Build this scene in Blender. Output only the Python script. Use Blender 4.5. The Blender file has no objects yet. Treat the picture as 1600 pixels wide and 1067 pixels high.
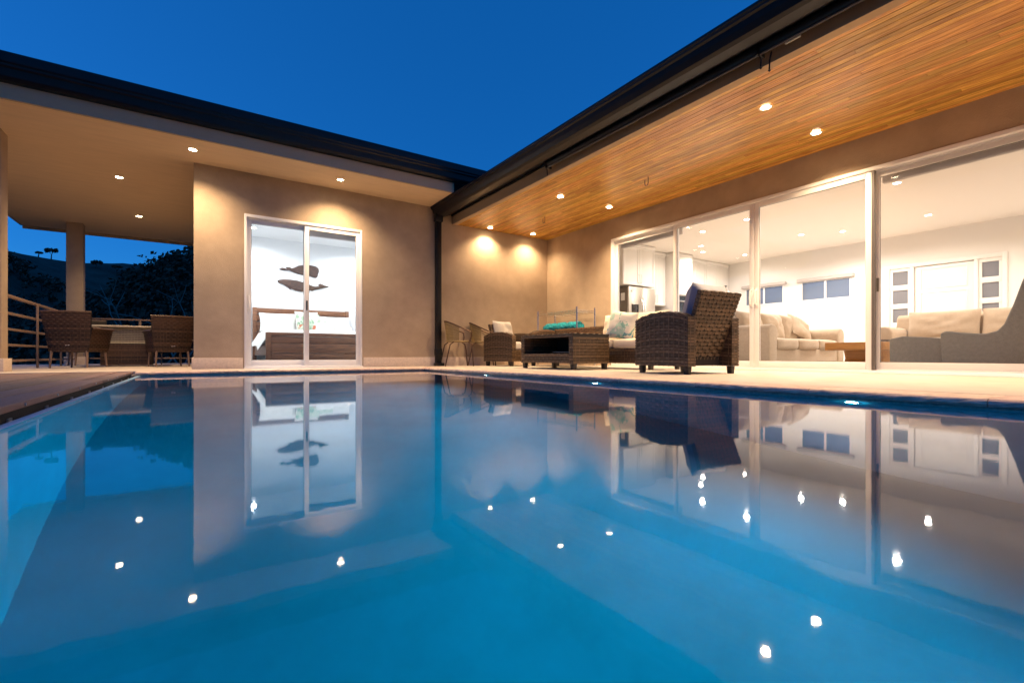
import bpy, math, random
from mathutils import Vector, Matrix, noise
R = math.radians
S = bpy.context.scene
COL = S.collection
# ------------------------------------------------------------------ camera
cd = bpy.data.cameras.new('camera'); cam = bpy.data.objects.new('camera', cd); COL.objects.link(cam); S.camera = cam
cam.location = (0, 0, .217); cam.rotation_euler = (R(90), 0, R(-33.7))
cd.sensor_width = 36; cd.lens = 16.65; cd.shift_y = .0128; cd.clip_start = .02; cd.clip_end = 3000
# ------------------------------------------------------------------ dusk sky
W = bpy.data.worlds.new('World'); S.world = W; W.use_nodes = True
wn = W.node_tree; bg = wn.nodes['Background']
sky = wn.nodes.new('ShaderNodeTexSky'); sky.sky_type = 'NISHITA'; sky.sun_disc = False
sky.sun_elevation = R(10); sky.sun_rotation = R(-60); sky.ozone_density = 10; sky.air_density = 1; sky.dust_density = 0
add = wn.nodes.new('ShaderNodeVectorMath'); add.operation = 'ADD'; add.inputs[1].default_value = (.0, .62, 2.3)
wn.links.new(sky.outputs[0], add.inputs[0]); wn.links.new(add.outputs[0], bg.inputs[0])
bg.inputs[1].default_value = .080
S.view_settings.view_transform = 'Standard'; S.view_settings.look = 'None'
S.view_settings.exposure = .3; S.view_settings.gamma = 1; S.view_settings.use_curve_mapping = False
S.render.engine = 'CYCLES'
cy = S.cycles
cy.use_denoising = True; cy.max_bounces = 12; cy.diffuse_bounces = 4; cy.glossy_bounces = 6; cy.transmission_bounces = 8
cy.transparent_max_bounces = 24; cy.sample_clamp_indirect = 4; cy.caustics_refractive = False; cy.blur_glossy = .3
P_SOFFIT, P_WOOD, P_LIVING, P_BED, E_POOL, P_POOL = 225, 262, 172, 104, 75, 116

# ------------------------------------------------------------------ mesh helper
class M:
    def __init__(s): s.v = []; s.f = []
    def add(s, vs, fs):
        o = len(s.v); s.v += [tuple(p) for p in vs]; s.f += [tuple(i + o for i in f) for f in fs]; return s
    def box(s, x0, x1, y0, y1, z0, z1, m=None):
        vs = [Vector((x, y, z)) for x in (x0, x1) for y in (y0, y1) for z in (z0, z1)]
        if m is not None: vs = [m @ p for p in vs]
        return s.add(vs, [(0,1,3,2), (4,6,7,5), (0,4,5,1), (2,3,7,6), (0,2,6,4), (1,5,7,3)])
    def tube(s, pts, r, n=8, cap=True):
        pts = [Vector(p) for p in pts]; rs = r if isinstance(r, (list, tuple)) else [r] * len(pts)
        rings = []; prev = None
        for i, p in enumerate(pts):
            t = (pts[min(i+1, len(pts)-1)] - pts[max(i-1, 0)]).normalized()
            a = prev if prev is not None else (Vector((0,0,1)) if abs(t.z) < .9 else Vector((1,0,0)))
            u = (a - t * a.dot(t)).normalized(); prev = u; w = t.cross(u)
            rings.append([p + (u*math.cos(2*math.pi*k/n) + w*math.sin(2*math.pi*k/n))*rs[i] for k in range(n)])
        vs = [q for r_ in rings for q in r_]; fs = []
        for i in range(len(pts)-1):
            for k in range(n):
                fs.append((i*n+k, i*n+(k+1)%n, (i+1)*n+(k+1)%n, (i+1)*n+k))
        if cap: fs += [tuple(range(n))[::-1], tuple((len(pts)-1)*n+k for k in range(n))]
        return s.add(vs, fs)
    def prism(s, outline, f0, f1):
        """outline of 2D points; f0, f1 turn a point into the near and the far 3D cap"""
        n = len(outline); vs = [f0(*p) for p in outline] + [f1(*p) for p in outline]
        return s.add(vs, [tuple(range(n)), tuple(range(2*n-1, n-1, -1))] + [(i, n+i, n+(i+1)%n, (i+1)%n) for i in range(n)])
    def grid(s, f, nu, nv, wu=False):
        vs = [f(i/nu, j/nv) for j in range(nv+1) for i in range(nu+1)]; w = nu+1
        return s.add(vs, [(j*w+i, j*w+i+1, (j+1)*w+i+1, (j+1)*w+i) for j in range(nv) for i in range(nu)])
    def lathe(s, prof, n=20, c=(0,0,0)):
        vs = [(c[0]+r*math.cos(2*math.pi*k/n), c[1]+r*math.sin(2*math.pi*k/n), c[2]+z) for r, z in prof for k in range(n)]
        return s.add(vs, [(i*n+k, i*n+(k+1)%n, (i+1)*n+(k+1)%n, (i+1)*n+k) for i in range(len(prof)-1) for k in range(n)])
    def build(s, name, mat, parent=None, smooth=False, bevel=0, seg=2, subsurf=0, angle=None):
        me = bpy.data.meshes.new(name); me.from_pydata(s.v, [], s.f); me.update()
        o = bpy.data.objects.new(name, me); COL.objects.link(o)
        if mat: me.materials.append(mat)
        if parent: o.parent = parent
        if smooth or bevel or subsurf: me.polygons.foreach_set('use_smooth', [True]*len(me.polygons))
        if bevel:
            b = o.modifiers.new('bevel', 'BEVEL'); b.width = bevel; b.segments = seg; b.limit_method = 'ANGLE'; b.angle_limit = R(30); b.harden_normals = False
        if subsurf:
            b = o.modifiers.new('sub', 'SUBSURF'); b.levels = b.render_levels = subsurf
        if (smooth or bevel) and not subsurf and angle is not False:
            me.set_sharp_from_angle(angle=R(angle or 35)) if not bevel else None
        return o
def bx(*a): return M().box(*a)
def thing(name, label, cat, loc=(0,0,0), rz=0, group=None):
    o = bpy.data.objects.new(name, None); COL.objects.link(o); o.empty_display_size = .1
    o.location = loc; o.rotation_euler = (0,0,rz); o['label'] = label; o['category'] = cat
    if group: o['group'] = group
    return o
def tag(o, label, cat, group=None):
    o['label'] = label; o['category'] = cat
    if group: o['group'] = group
    return o
def struct(o): o['kind'] = 'structure'; return o
def hub(name, parent=None, loc=(0,0,0), rz=0):
    o = bpy.data.objects.new(name, None); COL.objects.link(o); o.parent = parent; o.location = loc; o.rotation_euler = (0,0,rz); o.empty_display_size = .1
    return o
def copy_tree(o, parent=None):
    c = o.copy(); COL.objects.link(c)
    if parent: c.parent = parent
    for ch in list(o.children): copy_tree(ch, c)
    return c

# ------------------------------------------------------------------ materials
def mat(name, col, rough=.6, metal=0, spec=.5, var=0, scale=8, bump=0, bscale=120, stretch=None, rnd=0, island=0, sheen=0, col2=None, coat=0):
    m = bpy.data.materials.new(name); m.use_nodes = True; nt = m.node_tree; N = nt.nodes; L = nt.links
    b = N['Principled BSDF']; b.inputs['Roughness'].default_value = rough; b.inputs['Metallic'].default_value = metal
    b.inputs['Specular IOR Level'].default_value = spec; b.inputs['Sheen Weight'].default_value = sheen; b.inputs['Coat Weight'].default_value = coat
    b.inputs['Base Color'].default_value = (*col, 1)
    co = N.new('ShaderNodeTexCoord'); vec = co.outputs['Object']
    if stretch:
        mp = N.new('ShaderNodeMapping'); mp.inputs['Scale'].default_value = stretch; L.new(vec, mp.inputs[0]); vec = mp.outputs[0]
    oi = None
    if rnd:
        oi = N.new('ShaderNodeObjectInfo'); ad = N.new('ShaderNodeVectorMath'); ad.operation = 'MULTIPLY_ADD'
        cb = N.new('ShaderNodeCombineXYZ')
        for k in range(3): L.new(oi.outputs['Random'], cb.inputs[k])
        ad.inputs[1].default_value = (37, 53, 91); L.new(cb.outputs[0], ad.inputs[0]); L.new(vec, ad.inputs[2]); vec = ad.outputs[0]
    cur = None
    if var or col2:
        n = N.new('ShaderNodeTexNoise'); n.inputs['Scale'].default_value = scale; n.inputs['Detail'].default_value = 6; n.inputs['Roughness'].default_value = .62
        L.new(vec, n.inputs['Vector'])
        rp = N.new('ShaderNodeValToRGB'); e = rp.color_ramp.elements
        e[0].position = .3; e[1].position = .7
        c2 = col2 or tuple(min(1, c*(1+var)) for c in col); c1 = col if col2 else tuple(c*(1-var) for c in col)
        e[0].color = (*c1, 1); e[1].color = (*c2, 1); L.new(n.outputs['Fac'], rp.inputs[0]); cur = rp.outputs[0]
    if rnd or island:
        hs = N.new('ShaderNodeHueSaturation')
        if cur: L.new(cur, hs.inputs['Color'])
        else: hs.inputs['Color'].default_value = (*col, 1)
        mr = N.new('ShaderNodeMapRange'); a = rnd or island; mr.inputs[3].default_value = 1-a; mr.inputs[4].default_value = 1+a
        if rnd: L.new(oi.outputs['Random'], mr.inputs[0])
        else:
            g = N.new('ShaderNodeNewGeometry'); L.new(g.outputs['Random Per Island'], mr.inputs[0])
        L.new(mr.outputs[0], hs.inputs['Value']); cur = hs.outputs[0]
        if rnd:
            wn_ = N.new('ShaderNodeTexWhiteNoise'); wn_.noise_dimensions = '1D'; L.new(oi.outputs['Random'], wn_.inputs['W'])
            m2 = N.new('ShaderNodeMapRange'); m2.inputs[3].default_value = .485; m2.inputs[4].default_value = .508
            L.new(wn_.outputs['Value'], m2.inputs[0]); L.new(m2.outputs[0], hs.inputs['Hue'])
    if cur: L.new(cur, b.inputs['Base Color'])
    if bump:
        n2 = N.new('ShaderNodeTexNoise'); n2.inputs['Scale'].default_value = bscale; n2.inputs['Detail'].default_value = 4; L.new(vec, n2.inputs['Vector'])
        bp = N.new('ShaderNodeBump'); bp.inputs['Strength'].default_value = 1; bp.inputs['Distance'].default_value = bump
        L.new(n2.outputs['Fac'], bp.inputs['Height']); L.new(bp.outputs[0], b.inputs['Normal'])
    return m
def emit(name, col, st):
    m = bpy.data.materials.new(name); m.use_nodes = True; nt = m.node_tree; nt.nodes.clear()
    e = nt.nodes.new('ShaderNodeEmission'); e.inputs[0].default_value = (*col, 1); e.inputs[1].default_value = st
    o = nt.nodes.new('ShaderNodeOutputMaterial'); nt.links.new(e.outputs[0], o.inputs[0]); return m
def glass_mat(name, tint=(1,1,1), refl=1.0):
    m = bpy.data.materials.new(name); m.use_nodes = True; nt = m.node_tree; N = nt.nodes; L = nt.links; N.clear()
    o = N.new('ShaderNodeOutputMaterial'); mx = N.new('ShaderNodeMixShader'); t = N.new('ShaderNodeBsdfTransparent'); g = N.new('ShaderNodeBsdfGlossy')
    t.inputs[0].default_value = (*tint, 1); g.inputs['Roughness'].default_value = .0
    fr = N.new('ShaderNodeFresnel'); fr.inputs[0].default_value = 1.45
    L.new(fr.outputs[0], mx.inputs[0]); L.new(t.outputs[0], mx.inputs[1]); L.new(g.outputs[0], mx.inputs[2]); L.new(mx.outputs[0], o.inputs[0]); return m
def mesh_screen_mat(name, col, alpha):
    m = bpy.data.materials.new(name); m.use_nodes = True; nt = m.node_tree; N = nt.nodes; L = nt.links; N.clear()
    o = N.new('ShaderNodeOutputMaterial'); mx = N.new('ShaderNodeMixShader'); t = N.new('ShaderNodeBsdfTransparent'); d = N.new('ShaderNodeBsdfDiffuse')
    d.inputs[0].default_value = (*col, 1); mx.inputs[0].default_value = alpha
    L.new(t.outputs[0], mx.inputs[1]); L.new(d.outputs[0], mx.inputs[2]); L.new(mx.outputs[0], o.inputs[0]); return m
def water_mat():
    m = bpy.data.materials.new('water'); m.use_nodes = True; nt = m.node_tree; N = nt.nodes; L = nt.links; N.clear()
    o = N.new('ShaderNodeOutputMaterial'); g = N.new('ShaderNodeBsdfGlass'); g.inputs['IOR'].default_value = 1.20; g.inputs['Roughness'].default_value = .028
    co = N.new('ShaderNodeTexCoord')
    n = N.new('ShaderNodeTexNoise'); n.inputs['Scale'].default_value = 42; n.inputs['Detail'].default_value = 1.5; L.new(co.outputs['Object'], n.inputs['Vector'])
    bp = N.new('ShaderNodeBump'); bp.inputs['Strength'].default_value = 1; bp.inputs['Distance'].default_value = .00005
    L.new(n.outputs['Fac'], bp.inputs['Height']); L.new(bp.outputs[0], g.inputs['Normal']); L.new(g.outputs[0], o.inputs[0]); return m

STUCCO = mat('stucco', (.44,.335,.235), .85, spec=.2, var=.13, scale=2.2, bump=.004, bscale=90)
SOFFIT = mat('soffit_stucco', (.72,.55,.36), .85, spec=.2, var=.05, scale=2, bump=.0015, bscale=70, stretch=(1,5,1))
FASCIA = mat('painted_fascia', (.46,.335,.21), .75, spec=.25, var=.04, scale=4, bump=.001)
PLINTH = mat('stone_plinth', (.66,.53,.42), .7, var=.12, scale=30, bump=.001, bscale=60)
BLACK = mat('black_metal', (.008,.008,.010), .4, spec=.3, var=.2, scale=5)
WHITE = mat('white_pvc', (.86,.84,.82), .4)
INTW = mat('interior_paint', (.80,.77,.73), .7, spec=.3, var=.015, scale=2)
INTC = mat('ceiling_paint', (.84,.77,.69), .8, spec=.2)
BEDW = mat('bedroom_paint', (.80,.82,.84), .75, spec=.2)
TILE = mat('floor_tile', (.60,.54,.47), .35, var=.05, scale=3)
DARKRUG = mat('dark_rug', (.07,.065,.06), .95, var=.3, scale=40, bump=.003)
PATIO = mat('patio_stone', (.51,.43,.35), .7, var=.09, scale=5, bump=.0015, bscale=45)
COPING = mat('coping_stone', (.66,.48,.36), .75, var=.3, scale=14, bump=.004, bscale=30, rnd=.08)
WATERLINE = mat('waterline_tile', (.50,.50,.50), .3, var=.3, scale=40, coat=.3)
POOL = mat('pool_plaster', (.006,.37,.52), .7, var=.14, scale=1.8, spec=.3)
RIM = mat('weir_tile', (.35,.58,.72), .25, var=.1, scale=20)
DECK = mat('deck_composite', (.21,.125,.09), .65, var=.25, scale=9, stretch=(14,.5,14), rnd=.32, bump=.001, bscale=60)
DARK = mat('dark_void', (.01,.01,.011), .8)
STEEL = mat('galvanised_steel', (.45,.45,.46), .4, metal=.9)
WOOD = mat('teak_plank', (.31,.125,.016), .27, scale=3.6, stretch=(20,1.1,20), rnd=.28, col2=(.82,.48,.095), spec=.6, bump=.0006, bscale=30)
BEDWOOD = mat('rustic_wood', (.085,.030,.010), .5, scale=4, stretch=(1.2,10,14), col2=(.30,.12,.04), bump=.001, bscale=20)
TABLEWOOD = mat('slab_wood', (.36,.15,.035), .35, scale=4, stretch=(8,1,8), col2=(.55,.26,.07))
WICK = mat('wicker', (.108,.066,.036), .42, island=.55, spec=.5)
WICKD = mat('wicker_core', (.02,.015,.012), .8)
WICKP = mat('porch_wicker', (.065,.034,.02), .5, island=.6)
FOOT = mat('dark_foot', (.03,.022,.018), .5)
GREYC = mat('grey_cushion', (.44,.40,.36), .9, var=.06, scale=10, bump=.001, bscale=300, sheen=.2)
SKYC = mat('sky_tinted_cushion', (.30,.31,.36), .9, var=.06, scale=10, bump=.001, bscale=300, sheen=.2)  # blue sky light on a pale cushion, mixed into its base colour
CREAMC = mat('cream_cushion', (.66,.58,.47), .9, var=.05, scale=10, bump=.001, bscale=300)
BEIGE = mat('beige_upholstery', (.52,.40,.28), .9, var=.07, scale=25, bump=.0012, bscale=350, sheen=.2)
GREYS = mat('grey_upholstery', (.15,.15,.14), .92, var=.15, scale=30, bump=.0012, bscale=350, sheen=.15)
LINEN = mat('white_linen', (.80,.78,.74), .9, var=.03, scale=6)
CHROME = mat('chrome', (.75,.74,.72), .2, metal=1)
TEAL = mat('teal_terry', (.0,.16,.24), .95, scale=30, col2=(.02,.42,.48), bump=.015, bscale=160)
ORANGE = mat('coral_terry', (.42,.10,.05), .95, scale=45, col2=(.62,.26,.14), bump=.004, bscale=160)
BRONZE = mat('bronze_metal', (.10,.055,.035), .4, metal=.6)
RATTAN = mat('fine_rattan', (.24,.17,.07), .7, island=.25)
RAIL = mat('railing_metal', (.26,.17,.12), .5, metal=.2)
FRIDGE = mat('stainless', (.44,.40,.35), .35, metal=.75, var=.04, scale=3)
FRIDGED = mat('fridge_side', (.16,.135,.11), .5)
CAB = mat('white_cabinet', (.80,.77,.73), .5)
SHADE = mat('roller_fabric', (.50,.45,.42), .8)
GREYVINYL = mat('grey_gasket', (.10,.085,.08), .5)
STONETILE = mat('backsplash', (.16,.13,.11), .5, scale=18, col2=(.36,.30,.24))
COUNTER = mat('dark_granite', (.06,.05,.045), .25, var=.4, scale=60)
BLACKG = mat('black_glass', (.015,.015,.016), .1)
PALEWEAVE = mat('pale_weave', (.42,.37,.28), .8, var=.15, scale=60, bump=.002, bscale=120)
PALETOP = mat('pale_tabletop', (.50,.44,.35), .5, var=.1, scale=10)
WHALE = mat('carved_wood', (.022,.015,.012), .7, scale=7, stretch=(2,3,10), col2=(.12,.06,.035), bump=.003, bscale=30)
PLANT = mat('pale_bark', (.22,.185,.16), .8, var=.2, scale=6)
BARK = mat('dark_bark', (.08,.06,.05), .9, var=.3, scale=6)
LEAF = mat('dry_foliage', (.12,.072,.05), .9, island=.6, spec=.1)
HILL = mat('scrub_hillside', (.06,.042,.032), .95, scale=.12, col2=(.17,.10,.075), spec=.1, bump=.15, bscale=.8)
GLASS = glass_mat('clear_glass')
SCREEN = mesh_screen_mat('insect_mesh', (.30,.26,.23), .20)
SIDELIGHT = mesh_screen_mat('greyed_sidelight', (.22,.23,.25), .8)  # grey put into the panes to mute the blue sky outside
SKYMUTE = mesh_screen_mat('sky_muting_sheet', (.19,.22,.27), .8)  # for the added sheets that grey the sky in the far windows
WATER = water_mat()
WARM = (1.0, .70, .41); WARMI = (1.0, .90, .80); COOL = (.93, .97, 1.0)
LENS = emit('warm_lens', (1, .80, .52), 60); LENSI = emit('warm_white_lens', (1, .88, .7), 45); LENSC = emit('cool_lens', (.95, .98, 1), 40)
LED = emit('pool_led', (.45, .85, 1.0), E_POOL)
def leaf_print(name, base, leaves, accents, scale):
    m = bpy.data.materials.new(name); m.use_nodes = True; nt = m.node_tree; N = nt.nodes; L = nt.links; b = N['Principled BSDF']; b.inputs['Roughness'].default_value = .9
    co = N.new('ShaderNodeTexCoord'); v = N.new('ShaderNodeTexVoronoi'); v.inputs['Scale'].default_value = scale; v.inputs['Randomness'].default_value = 1
    mp = N.new('ShaderNodeMapping'); mp.inputs['Rotation'].default_value = (.5,.6,.8); mp.inputs['Scale'].default_value = (1,.35,1); L.new(co.outputs['Object'], mp.inputs[0]); L.new(mp.outputs[0], v.inputs['Vector'])
    r = N.new('ShaderNodeValToRGB'); r.color_ramp.interpolation = 'CONSTANT'; e = r.color_ramp.elements
    e[0].position = 0; e[0].color = (*base,1); e[1].position = .42; e[1].color = (*leaves[0],1)
    x = e.new(.62); x.color = (*leaves[1],1); x = e.new(.8); x.color = (*accents,1); x = e.new(.88); x.color = (*base,1)
    sp = N.new('ShaderNodeSeparateColor'); L.new(v.outputs['Color'], sp.inputs[0]); L.new(sp.outputs[0], r.inputs[0])
    n = N.new('ShaderNodeTexNoise'); n.inputs['Scale'].default_value = scale*2; L.new(co.outputs['Object'], n.inputs['Vector'])
    mx = N.new('ShaderNodeMixRGB'); mx.inputs[2].default_value = (*base,1); L.new(r.outputs[0], mx.inputs[1])
    mr = N.new('ShaderNodeMapRange'); mr.inputs[1].default_value = .5; mr.inputs[2].default_value = .6; L.new(n.outputs['Fac'], mr.inputs[0]); L.new(mr.outputs[0], mx.inputs[0])
    L.new(mx.outputs[0], b.inputs['Base Color']); return m
BOTAN = leaf_print('botanical_print', (.70,.68,.60), ((.22,.42,.36), (.40,.58,.48)), (.10,.28,.34), 9)
BOTAN2 = leaf_print('floral_print', (.55,.60,.48), ((.16,.28,.17), (.30,.42,.28)), (.50,.14,.07), 12)

# ------------------------------------------------------------------ ground, hills
def smooth(a, b, t): t = max(0, min(1, (t-a)/(b-a))); return t*t*(3-2*t)
def terrain(x, y):
    d = math.hypot(max(0, -4-x, x-14), max(0, y-15, -5-y))
    z = -2.2 - 8*smooth(0, 30, d)
    def g(cx, cy, h, sx, sy): return h*math.exp(-((x-cx)/sx)**2 - ((y-cy)/sy)**2)
    z += g(20, 80, 29.2, 34, 26) + g(-92, 175, 53, 52, 55) + g(-150, 20, 40, 60, 90) + g(110, 120, 46, 60, 60) + g(20, 260, 50, 160, 70)
    z += smooth(10, 60, d)*2.2*noise.noise(Vector((x*.05, y*.05, .3))) + smooth(3, 20, d)*.5*noise.noise(Vector((x*.25, y*.25, 1.7)))
    return z
g = M(); n = 150
xs = [-1 + math.copysign(abs(t)**2.1, t)*700 for t in [i/n*2-1 for i in range(n+1)]]
ys = [20 + math.copysign(abs(t)**2.1, t)*700 for t in [i/n*2-1 for i in range(n+1)]]
g.add([(x, y, terrain(x, y)) for y in ys for x in xs], [(j*(n+1)+i, j*(n+1)+i+1, (j+1)*(n+1)+i+1, (j+1)*(n+1)+i) for j in range(n) for i in range(n)])
struct(g.build('terrain', HILL, smooth=True, angle=False))
rng = random.Random(4)
def leaf_cloud(m, c, rx, rz, k, size, rg):
    for _ in range(k):
        while True:
            p = Vector((rg.uniform(-1,1), rg.uniform(-1,1), rg.uniform(-1,1)))
            if .25 < p.length < 1: break
        q = Vector((c[0]+p.x*rx, c[1]+p.y*rx, c[2]+p.z*rz)); a = Vector((rg.gauss(0,1), rg.gauss(0,1), rg.gauss(0,1))).normalized(); b = a.orthogonal().normalized()
        s = size*rg.uniform(.5, 1.2); d = a.cross(b)
        m.add([q-b*s, q+d*s*.6, q+b*s, q-d*s*.6], [(0,1,2,3)])
wood = M()
for _ in range(2500):
    az = rng.uniform(-.27, .03) if rng.random() < .75 else rng.uniform(-.6, .3); d = rng.uniform(38, 112) if rng.random() < .8 else rng.uniform(90, 190)
    x, y = d*math.sin(az), d*math.cos(az)
    if y < 26: continue
    z = terrain(x, y); h = rng.uniform(2.2, 4.6) * (1 if d < 120 else 1.3)
    wood.tube([(x,y,z-.3), (x+rng.uniform(-.3,.3), y, z+h*.6)], [.09, .04], 4, False)
    for q in range(rng.randint(2,4)):
        leaf_cloud(wood, (x+rng.uniform(-.9,.9), y+rng.uniform(-.9,.9), z+h*rng.uniform(.45,.95)), h*rng.uniform(.2,.36), h*rng.uniform(.12,.22), 26 if d < 100 else 14, .16+d*.0022, rng)
o = wood.build('woodland', LEAF); o['kind'] = 'stuff'
def branch(m, p, d, L_, r, depth, rg, tips):
    pts = [p]; q = p.copy(); dd = d.copy()
    for i in range(3):
        dd = (dd + Vector((rg.gauss(0,.13), rg.gauss(0,.13), rg.gauss(0,.07)))).normalized(); q = q + dd*L_/3; pts.append(q.copy())
    m.tube(pts, [r, r*.86, r*.74, r*.6], 6, False)
    if depth == 0: tips.append(q); return
    for k in range(2 if rg.random() < .75 else 3):
        a = dd.orthogonal().normalized(); a.rotate(Matrix.Rotation(rg.uniform(0, 6.28), 3, dd))
        branch(m, q, (dd + a*rg.uniform(.45, .95) + Vector((0,0,.12))).normalized(), L_*rg.uniform(.55,.8), r*.58, depth-1, rg, tips)
def at(px, d):
    r = (px-800)/740; return d*(r*.83195+.55484), d*(.83195-r*.55484)
for i, (px, d, top, seed, lab) in enumerate([(253, 27, 446, 5, 'pale bare forked tree on the dark hillside beyond the porch railing'),
                                    (283, 33, 462, 9, 'thin pale leafless tree close to the corner of the bedroom wall')]):
    x, y = at(px, d); z0 = terrain(x, y); zt = .217+(554-top)/740*d; h = (zt-z0)*1.16; rg = random.Random(seed); tips = []
    t = thing('bare_tree', lab, 'tree', (x, y, z0-.3))
    m = M(); m.tube([(0,0,0), (.1,0,h*.25), (.02,.1,h*.52)], [.13,.11,.085], 7, False); m.build('trunk', PLANT, t, True, angle=False)
    c = M(); branch(c, Vector((.02,.1,h*.5)), Vector((-.45,0,1)).normalized(), h*.22, .06, 2, rg, tips); branch(c, Vector((.02,.1,h*.5)), Vector((.6,.1,1)).normalized(), h*.2, .055, 2, rg, tips)
    c.build('crown', PLANT, t, True, angle=False)
for i, (px, d, top, kind, lab) in enumerate([(80, 118, 17, 0, 'lone dark tree standing up on the skyline of the left hill'), (60, 116, 8, 1, 'low spreading tree on the left hill ridge beside the lone tree'),
        (110, 104, 9, 1, 'small tree in the saddle left of the porch column'), (182, 84, 14, 1, 'flat topped tree on the ridge midway between column and wall'),
        (215, 80, 12, 0, 'rounded ridge tree right of the flat topped one'), (238, 78, 20, 1, 'spreading tree on the ridge near the bedroom wall'), (150, 84, 14, 0, 'dark ridge tree just right of the porch column')]):
    d = max([40+1.5*q for q in range(90)], key=lambda q: (terrain(*at(px, q))-.217)/q)
    x, y = at(px, d); z0 = terrain(x, y)-.15; h = top/740*d; rg = random.Random(20+i)
    t = thing('ridge_tree', lab, 'tree', (x, y, z0), 0, 'trees on the hill skyline')
    m = M(); tips = []; m.tube([(0,0,0), (.1,0,h*.5)], [.2,.13], 6, False); branch(m, Vector((.1,0,h*.48)), Vector((.5,0,.8)).normalized(), h*.3, .1, 1, rg, tips); branch(m, Vector((.1,0,h*.48)), Vector((-.6,.1,.7)).normalized(), h*.28, .1, 1, rg, tips)
    m.build('trunk', BARK, t, True, angle=False); c = M()
    for q in tips + [Vector((0,0,h*.85))]: leaf_cloud(c, q, h*(.26 if kind else .22), h*(.12 if kind else .2), 90, .34, rg)
    c.build('crown', LEAF, t)

# ------------------------------------------------------------------ pool, deck and patio
PX0, PX1, PY0, PY1, WZ = -.577, 3.25, -2.6, 7.55, -.052
m = M(); zf = -1.5
m.add([(PX0,PY0,zf),(PX1,PY0,zf),(PX1,PY1,zf),(PX0,PY1,zf)], [(0,1,2,3)])
m.add([(PX0,PY0,zf),(PX0,PY1,zf),(PX0,PY1,WZ+.002),(PX0,PY0,WZ+.002)], [(0,1,2,3)])
m.add([(PX1,PY0,zf),(PX1,PY1,zf),(PX1,PY1,-.09),(PX1,PY0,-.09)], [(3,2,1,0)])
m.add([(PX0,PY1,zf),(PX1,PY1,zf),(PX1,PY1,-.09),(PX0,PY1,-.09)], [(0,1,2,3)])
m.add([(PX0,PY0,zf),(PX1,PY0,zf),(PX1,PY0,-.045),(PX0,PY0,-.045)], [(3,2,1,0)])
struct(m.build('pool_shell', POOL))
m = M().box(PX1, PX1+.05, PY0, PY1+.05, -.09, -.041).box(PX0-.02, PX1, PY1, PY1+.05, -.09, -.041)
struct(m.build('waterline_tile_band', WATERLINE))
m = M().add([(PX0,PY0,WZ),(PX1,PY0,WZ),(PX1,PY1,WZ),(PX0,PY1,WZ)], [(0,1,2,3)])
struct(m.build('pool_water', WATER))
struct(bx(PX0-.045, PX0-.0005, PY0, PY1, -1.5, WZ+.003).build('weir_wall', RIM, bevel=.006))
cop = hub('pool_coping'); cop['kind'] = 'structure'
def lip(t):
    if t < .78: q = t/.78*math.pi/2; return (.032*(1-math.sin(q)), -.030*(1-math.cos(q)))
    return (.004*(t-.78)/.22, -.030-.010*(t-.78)/.22)
def coping(along, a0, a1, fixed0, fixed1, seed):
    rg = random.Random(seed); a = a0
    while a < a1 - .02:
        b = min(a1, a+rg.uniform(.78,.84)); 
        if a1-b < .2: b = a1
        j = [rg.uniform(-.0015,.0015) for _ in range(3)]
        q = (fixed0+j[0], fixed1, a+.002, b-.002) if along == 'y' else (a+.002, b-.002, fixed0+j[0], fixed1)
        nb = 22; mm = M()
        if along == 'y':   # rough hewn lip over the water
            prof = lambda t, u: (fixed0+.005*noise.noise(Vector((0, (a+(b-a)*u)*18, t*5+seed)))+lip(t)[0], a+.002+(b-a-.004)*u, j[1]+lip(t)[1])
        else:
            prof = lambda t, u: (a+.002+(b-a-.004)*u, fixed0+.005*noise.noise(Vector(((a+(b-a)*u)*18, 0, t*5+seed)))+lip(t)[0], j[1]+lip(t)[1])
        mm.grid(lambda u, v: prof(v, u), nb, 7)
        top = lambda u, v: (Vector(prof(0,u)) if v == 0 else Vector((fixed1, prof(0,u)[1], j[1])) if along == 'y' else Vector((prof(0,u)[0], fixed1, j[1])))
        mm.grid(lambda u, v: top(u, v), nb, 1)
        bot = lambda u, v: (Vector(prof(1,u)) if v == 0 else Vector((fixed1, prof(1,u)[1], -.04)) if along == 'y' else Vector((prof(1,u)[0], fixed1, -.04)))
        mm.grid(lambda u, v: bot(u, v), nb, 1)
        for u in (0, 1): mm.add([prof(0,u), prof(1,u), bot(u,1), top(u,1)], [(0,1,2,3)])
        mm.build('coping_stone', COPING, cop); a = b
coping('y', PY0, PY1-.03, PX1-.03, PX1+.33, 3); coping('x', PX0-.06, PX1+.33, PY1-.03, PY1+.22, 8)
m = M().box(PX1+.333, 6.75, -5, 8.41, -.30, .001).box(-3.2, PX1+.333, PY1+.222, 8.41, -.30, .001).box(-3.2, -.02, 8.41, 14.6, -.30, .001).box(PX0-.1, PX1+.333, -5, PY0-.02, -.3, .001).box(PX1+.05, PX1+.333, PY0, PY1+.05, -.3, -.045).box(PX0-.1, PX1+.333, PY1+.05, PY1+.222, -.3, -.045)
struct(m.build('patio_floor', PATIO))
deck = hub('wood_deck'); deck['kind'] = 'structure'
rg = random.Random(2); x = -.66; k = 0
while x > -3.0:
    w = .138; cut = rg.uniform(.5, 5.5)
    for (a, b) in ((-3.2, cut-.002), (cut+.002, PY1+.05)):
        bx(x-w, x, a, b, -.028, .002+rg.uniform(-.003,.002)).build('board', DECK, deck, bevel=.004)
    x -= w+.012; k += 1
gut = hub('overflow_gutter'); gut['kind'] = 'structure'
M().box(-.76, -.70, -3.2, 7.5, -.6, -.03).box(-.75, PX0-.046, -3.2, 7.5, -.42, -.40).build('gutter_trough', DARK, gut)
M().box(-.70, -.678, -3.2, 7.55, -.115, -.033).build('deck_joist', DARK, gut)
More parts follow.
